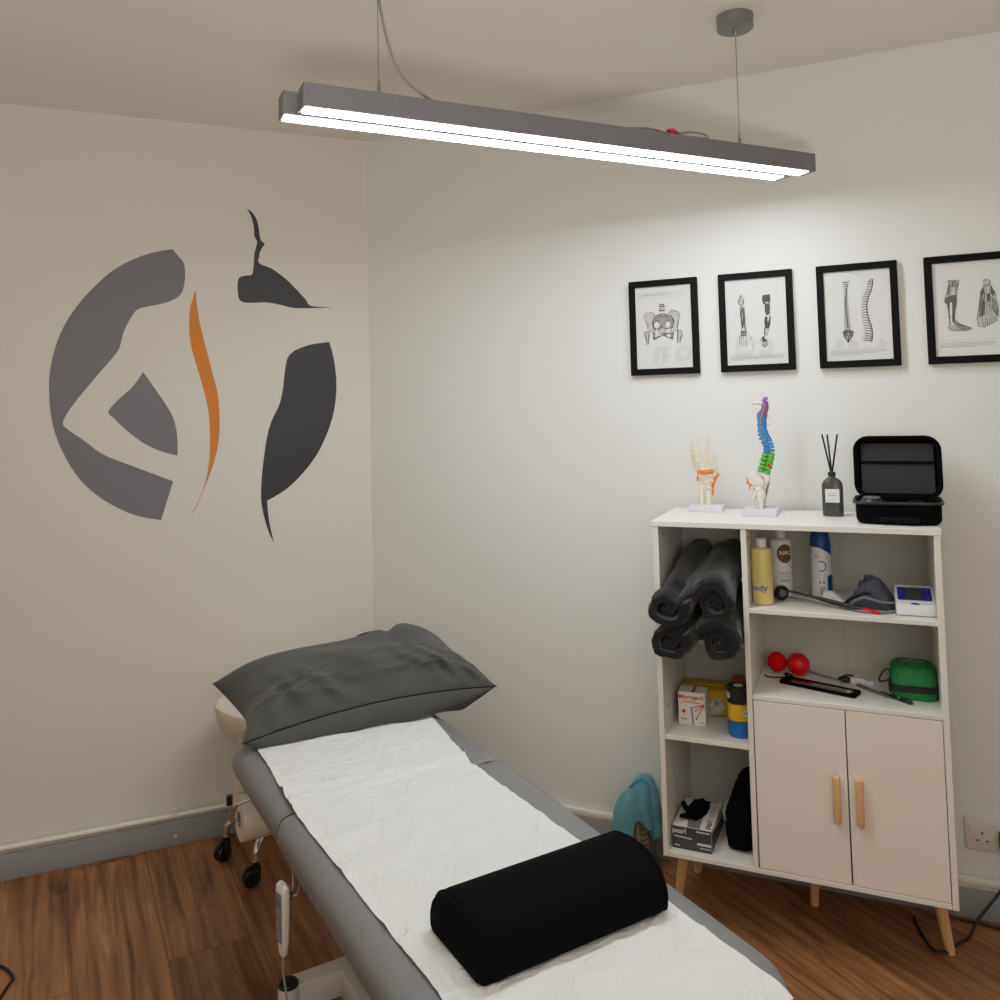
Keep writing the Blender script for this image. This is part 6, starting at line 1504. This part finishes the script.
# ================================================================== left bottom compartment (z .204)
Z4 = ZB + .013
gb_ = cthing('glove_box', 'dark and white box of disposable gloves with a black glove pulled out', 'glove box', .0755, .120, Z4, math.radians(-1))
bm = new(); box(bm, -.054, .054, -.0925, .0925, .0006, .060, .001, 1); obj('box', bm, M['carton'], gb_)
bm = new(); box(bm, -.0538, .0538, -.0933, -.0925, .0008, .0598); obj('front_panel', bm, M['cartong'], gb_)
bm = new()
bm.faces.new([bm.verts.new(v) for v in ((.0545, -.091, .004), (.0545, .091, .004), (.0545, .091, .028), (.0545, -.091, .052))]); obj('side_panel', bm, M['cartong'], gb_, smooth=False)
FG = lambda x, y: Vector((x, -.0937, y))
text('lettering', 'pearl', .019, M['txtw'], gb_, lambda x, y: FG(x - .034, y + .048), bold=.0003)
F5 = lambda x, y, d: Vector((x, -.0935 - d, y))
bm = new(); stroke(bm, [(-.047, .034), (.000, .031)], .003, F5, .0001); stroke(bm, [(-.047, .010), (-.034, .009)], .0025, F5, .0001); stroke(bm, [(.014, .053), (.048, .053)], .0035, F5, .0001); stroke(bm, [(.016, .021), (.051, .021)], .006, F5, .0001); stroke(bm, [(.022, .011), (.051, .011)], .002, F5, .0001); obj('small_print', bm, M['txtw'], gb_, smooth=False)
text('lettering', 'pearl', .026, M['ink'], gb_, lambda x, y: Vector((.040 - y * 1.0 + .0, -.058 + x * 1.0, .0604)), bold=.0005)
bm = new(); T_ = lambda x, y, d: Vector((x, y, .0603)); 
for x in (.034, .040): stroke(bm, [(x, -.02), (x, .06)], .0014, T_, 0)
stroke(bm, [(-.03, .084), (.04, .084)], .008, T_, 0); obj('top_print', bm, M['ink2'], gb_, smooth=False)
bm = new(); pts = [(-.020 + .024 * math.cos(a) - .0 , .008 + .062 * math.sin(a)) for a in [2 * PI * i / 24 for i in range(24)]]; poly(bm, pts, lambda x, y, d: Vector((x + .012, y, .0604))); poly(bm, [(-.022, -.03), (.018, -.03), (.022, -.090), (-.012, -.090)], lambda x, y, d: Vector((x, y, .0603))); obj('opening', bm, M['txt'], gb_, smooth=False)
gl = cthing('disposable_glove', 'black disposable glove pulled up through the top of the glove box', 'glove', .070, .128, Z4 + .0606)
bm = new(); GU, GV = 22, 34; rows = []
for j in range(GV + 1):
    v = j / GV; y = -.058 + .13 * v; row = []
    for i in range(GU + 1):
        u = i / GU; w = .017 + .012 * math.sin(PI * min(1, v * 1.1)) 
        x = (-1 + 2 * u) * w + .018 * (v - .35)
        h = .030 * math.sin(PI * u) ** .7 * max(0, math.sin(PI * min(1, .08 + v))) ** .6 + .007 * nz(u * 2, v * 3, 1, 2.4)
        row.append(bm.verts.new((x, y, max(.0006, h * min(1, 8 * min(v + .05, 1.05 - v))))))
    rows.append(row)
for a_, b_ in zip(rows, rows[1:]):
    for i in range(GU): bm.faces.new((a_[i], a_[i + 1], b_[i + 1], b_[i]))
tube(bm, curve([(-.016, -.025, .010), (-.025, -.032, .022), (-.030, -.036, .038)], 5), [.008] * 10 + [.006], 10); tube(bm, curve([(-.010, -.05, .010), (-.024, -.062, .012), (-.036, -.064, .010)], 5), [.008] * 9 + [.006, .003], 10, flat=.6)
obj('glove', bm, M['black'], gl)

bg = cthing('black_bag', 'black soft pouch standing beside the glove box', 'bag', .196, .150, Z4)
bm = new(); secs = []
for z, hw, d, ox in ((.0006, .026, .075, .002), (.006, .034, .085, 0), (.04, .038, .10, 0), (.09, .0385, .10, .0), (.115, .035, .092, .003), (.145, .028, .08, .009), (.168, .020, .065, .015), (.180, .013, .045, .021), (.185, .006, .03, .024)):
    secs.append([Vector((x + ox + .003 * nz(x * 30, y * 10, z * 20 + 3, 1), y + .006 * nz(x * 20, y * 12, z * 14, 1), z)) for x, y in rrect(2 * hw, 2 * d, hw * .75, 8)])
loft(bm, secs); obj('pouch', bm, M['black'], bg)
bm = new(); tube(bm, curve([(-.032, -.088, .08), (-.040, -.08, .105), (-.030, -.06, .125)], 5), .004, 8); box(bm, -.0415, -.0395, -.085, -.065, .08, .115); obj('tag', bm, M['txt'], bg)
bm = new(); tube(bm, curve([(-.02, -.092, .01), (-.018, -.101, .06), (-.012, -.096, .11), (-.002, -.080, .15)], 5), .0016, 6); obj('seam', bm, M['frame'], bg)

# ------------------------------------------------------------------ camera
cam = bpy.data.cameras.new('camera'); co = bpy.data.objects.new('camera', cam); COL.objects.link(co)
r_ = Vector((0.92079415, -0.38936162, -0.02314428)); u_ = Vector((-5.48898e-04, -0.0606303, 0.99816014)); f_ = Vector((0.3900485, 0.91908731, 0.05604176))
mtx = Matrix((( r_.x, u_.x, -f_.x, -0.7865), (r_.y, u_.y, -f_.y, -3.1119), (r_.z, u_.z, -f_.z, 1.42), (0, 0, 0, 1)))
co.matrix_world = mtx
cam.sensor_width = 36; cam.sensor_fit = 'HORIZONTAL'; cam.lens = 842.53 * 36 / 1000; cam.shift_y = -(500 - 363.73) / 1000; cam.clip_start = .02
scene.camera = co

# ------------------------------------------------------------------ light
def area(name, loc, rot, sx, sy, power, colr):
    l = bpy.data.lights.new(name, 'AREA'); l.shape = 'RECTANGLE'; l.size = sx; l.size_y = sy; l.energy = power; l.color = colr
    o = bpy.data.objects.new(name, l); COL.objects.link(o); o.location = loc; o.rotation_euler = rot; return o
# unseen fill panels added behind the camera, not fittings of the room
area('back_fill', (-.5, -4.0, 1.4), (math.radians(90), 0, 0), 2.6, 1.7, 6, (1.0, .98, .95))
area('ceiling_fill', (-.9, -3.4, .95), (math.radians(180), 0, 0), .5, .5, 34, (1.0, .95, .89))  # added fill aimed upwards to brighten the ceiling
w = bpy.data.worlds.new('world'); scene.world = w; w.use_nodes = True
w.node_tree.nodes['Background'].inputs[0].default_value = (.6, .6, .6, 1); w.node_tree.nodes['Background'].inputs[1].default_value = .3
scene.view_settings.view_transform = 'Standard'; scene.view_settings.look = 'None'; scene.view_settings.exposure = 0.0; scene.view_settings.gamma = 1.0
# gentle highlight roll-off of the photograph
vs_ = scene.view_settings; vs_.use_curve_mapping = True; cm = vs_.curve_mapping; cm.use_clip = False; cm.extend = 'EXTRAPOLATED'
cc1 = cm.curves[3]; cc1.points[1].location = (1.0, 0.80)
for x, y in ((.18, .195), (.45, .47), (.72, .66)): cc1.points.new(x, y)
cm.update()
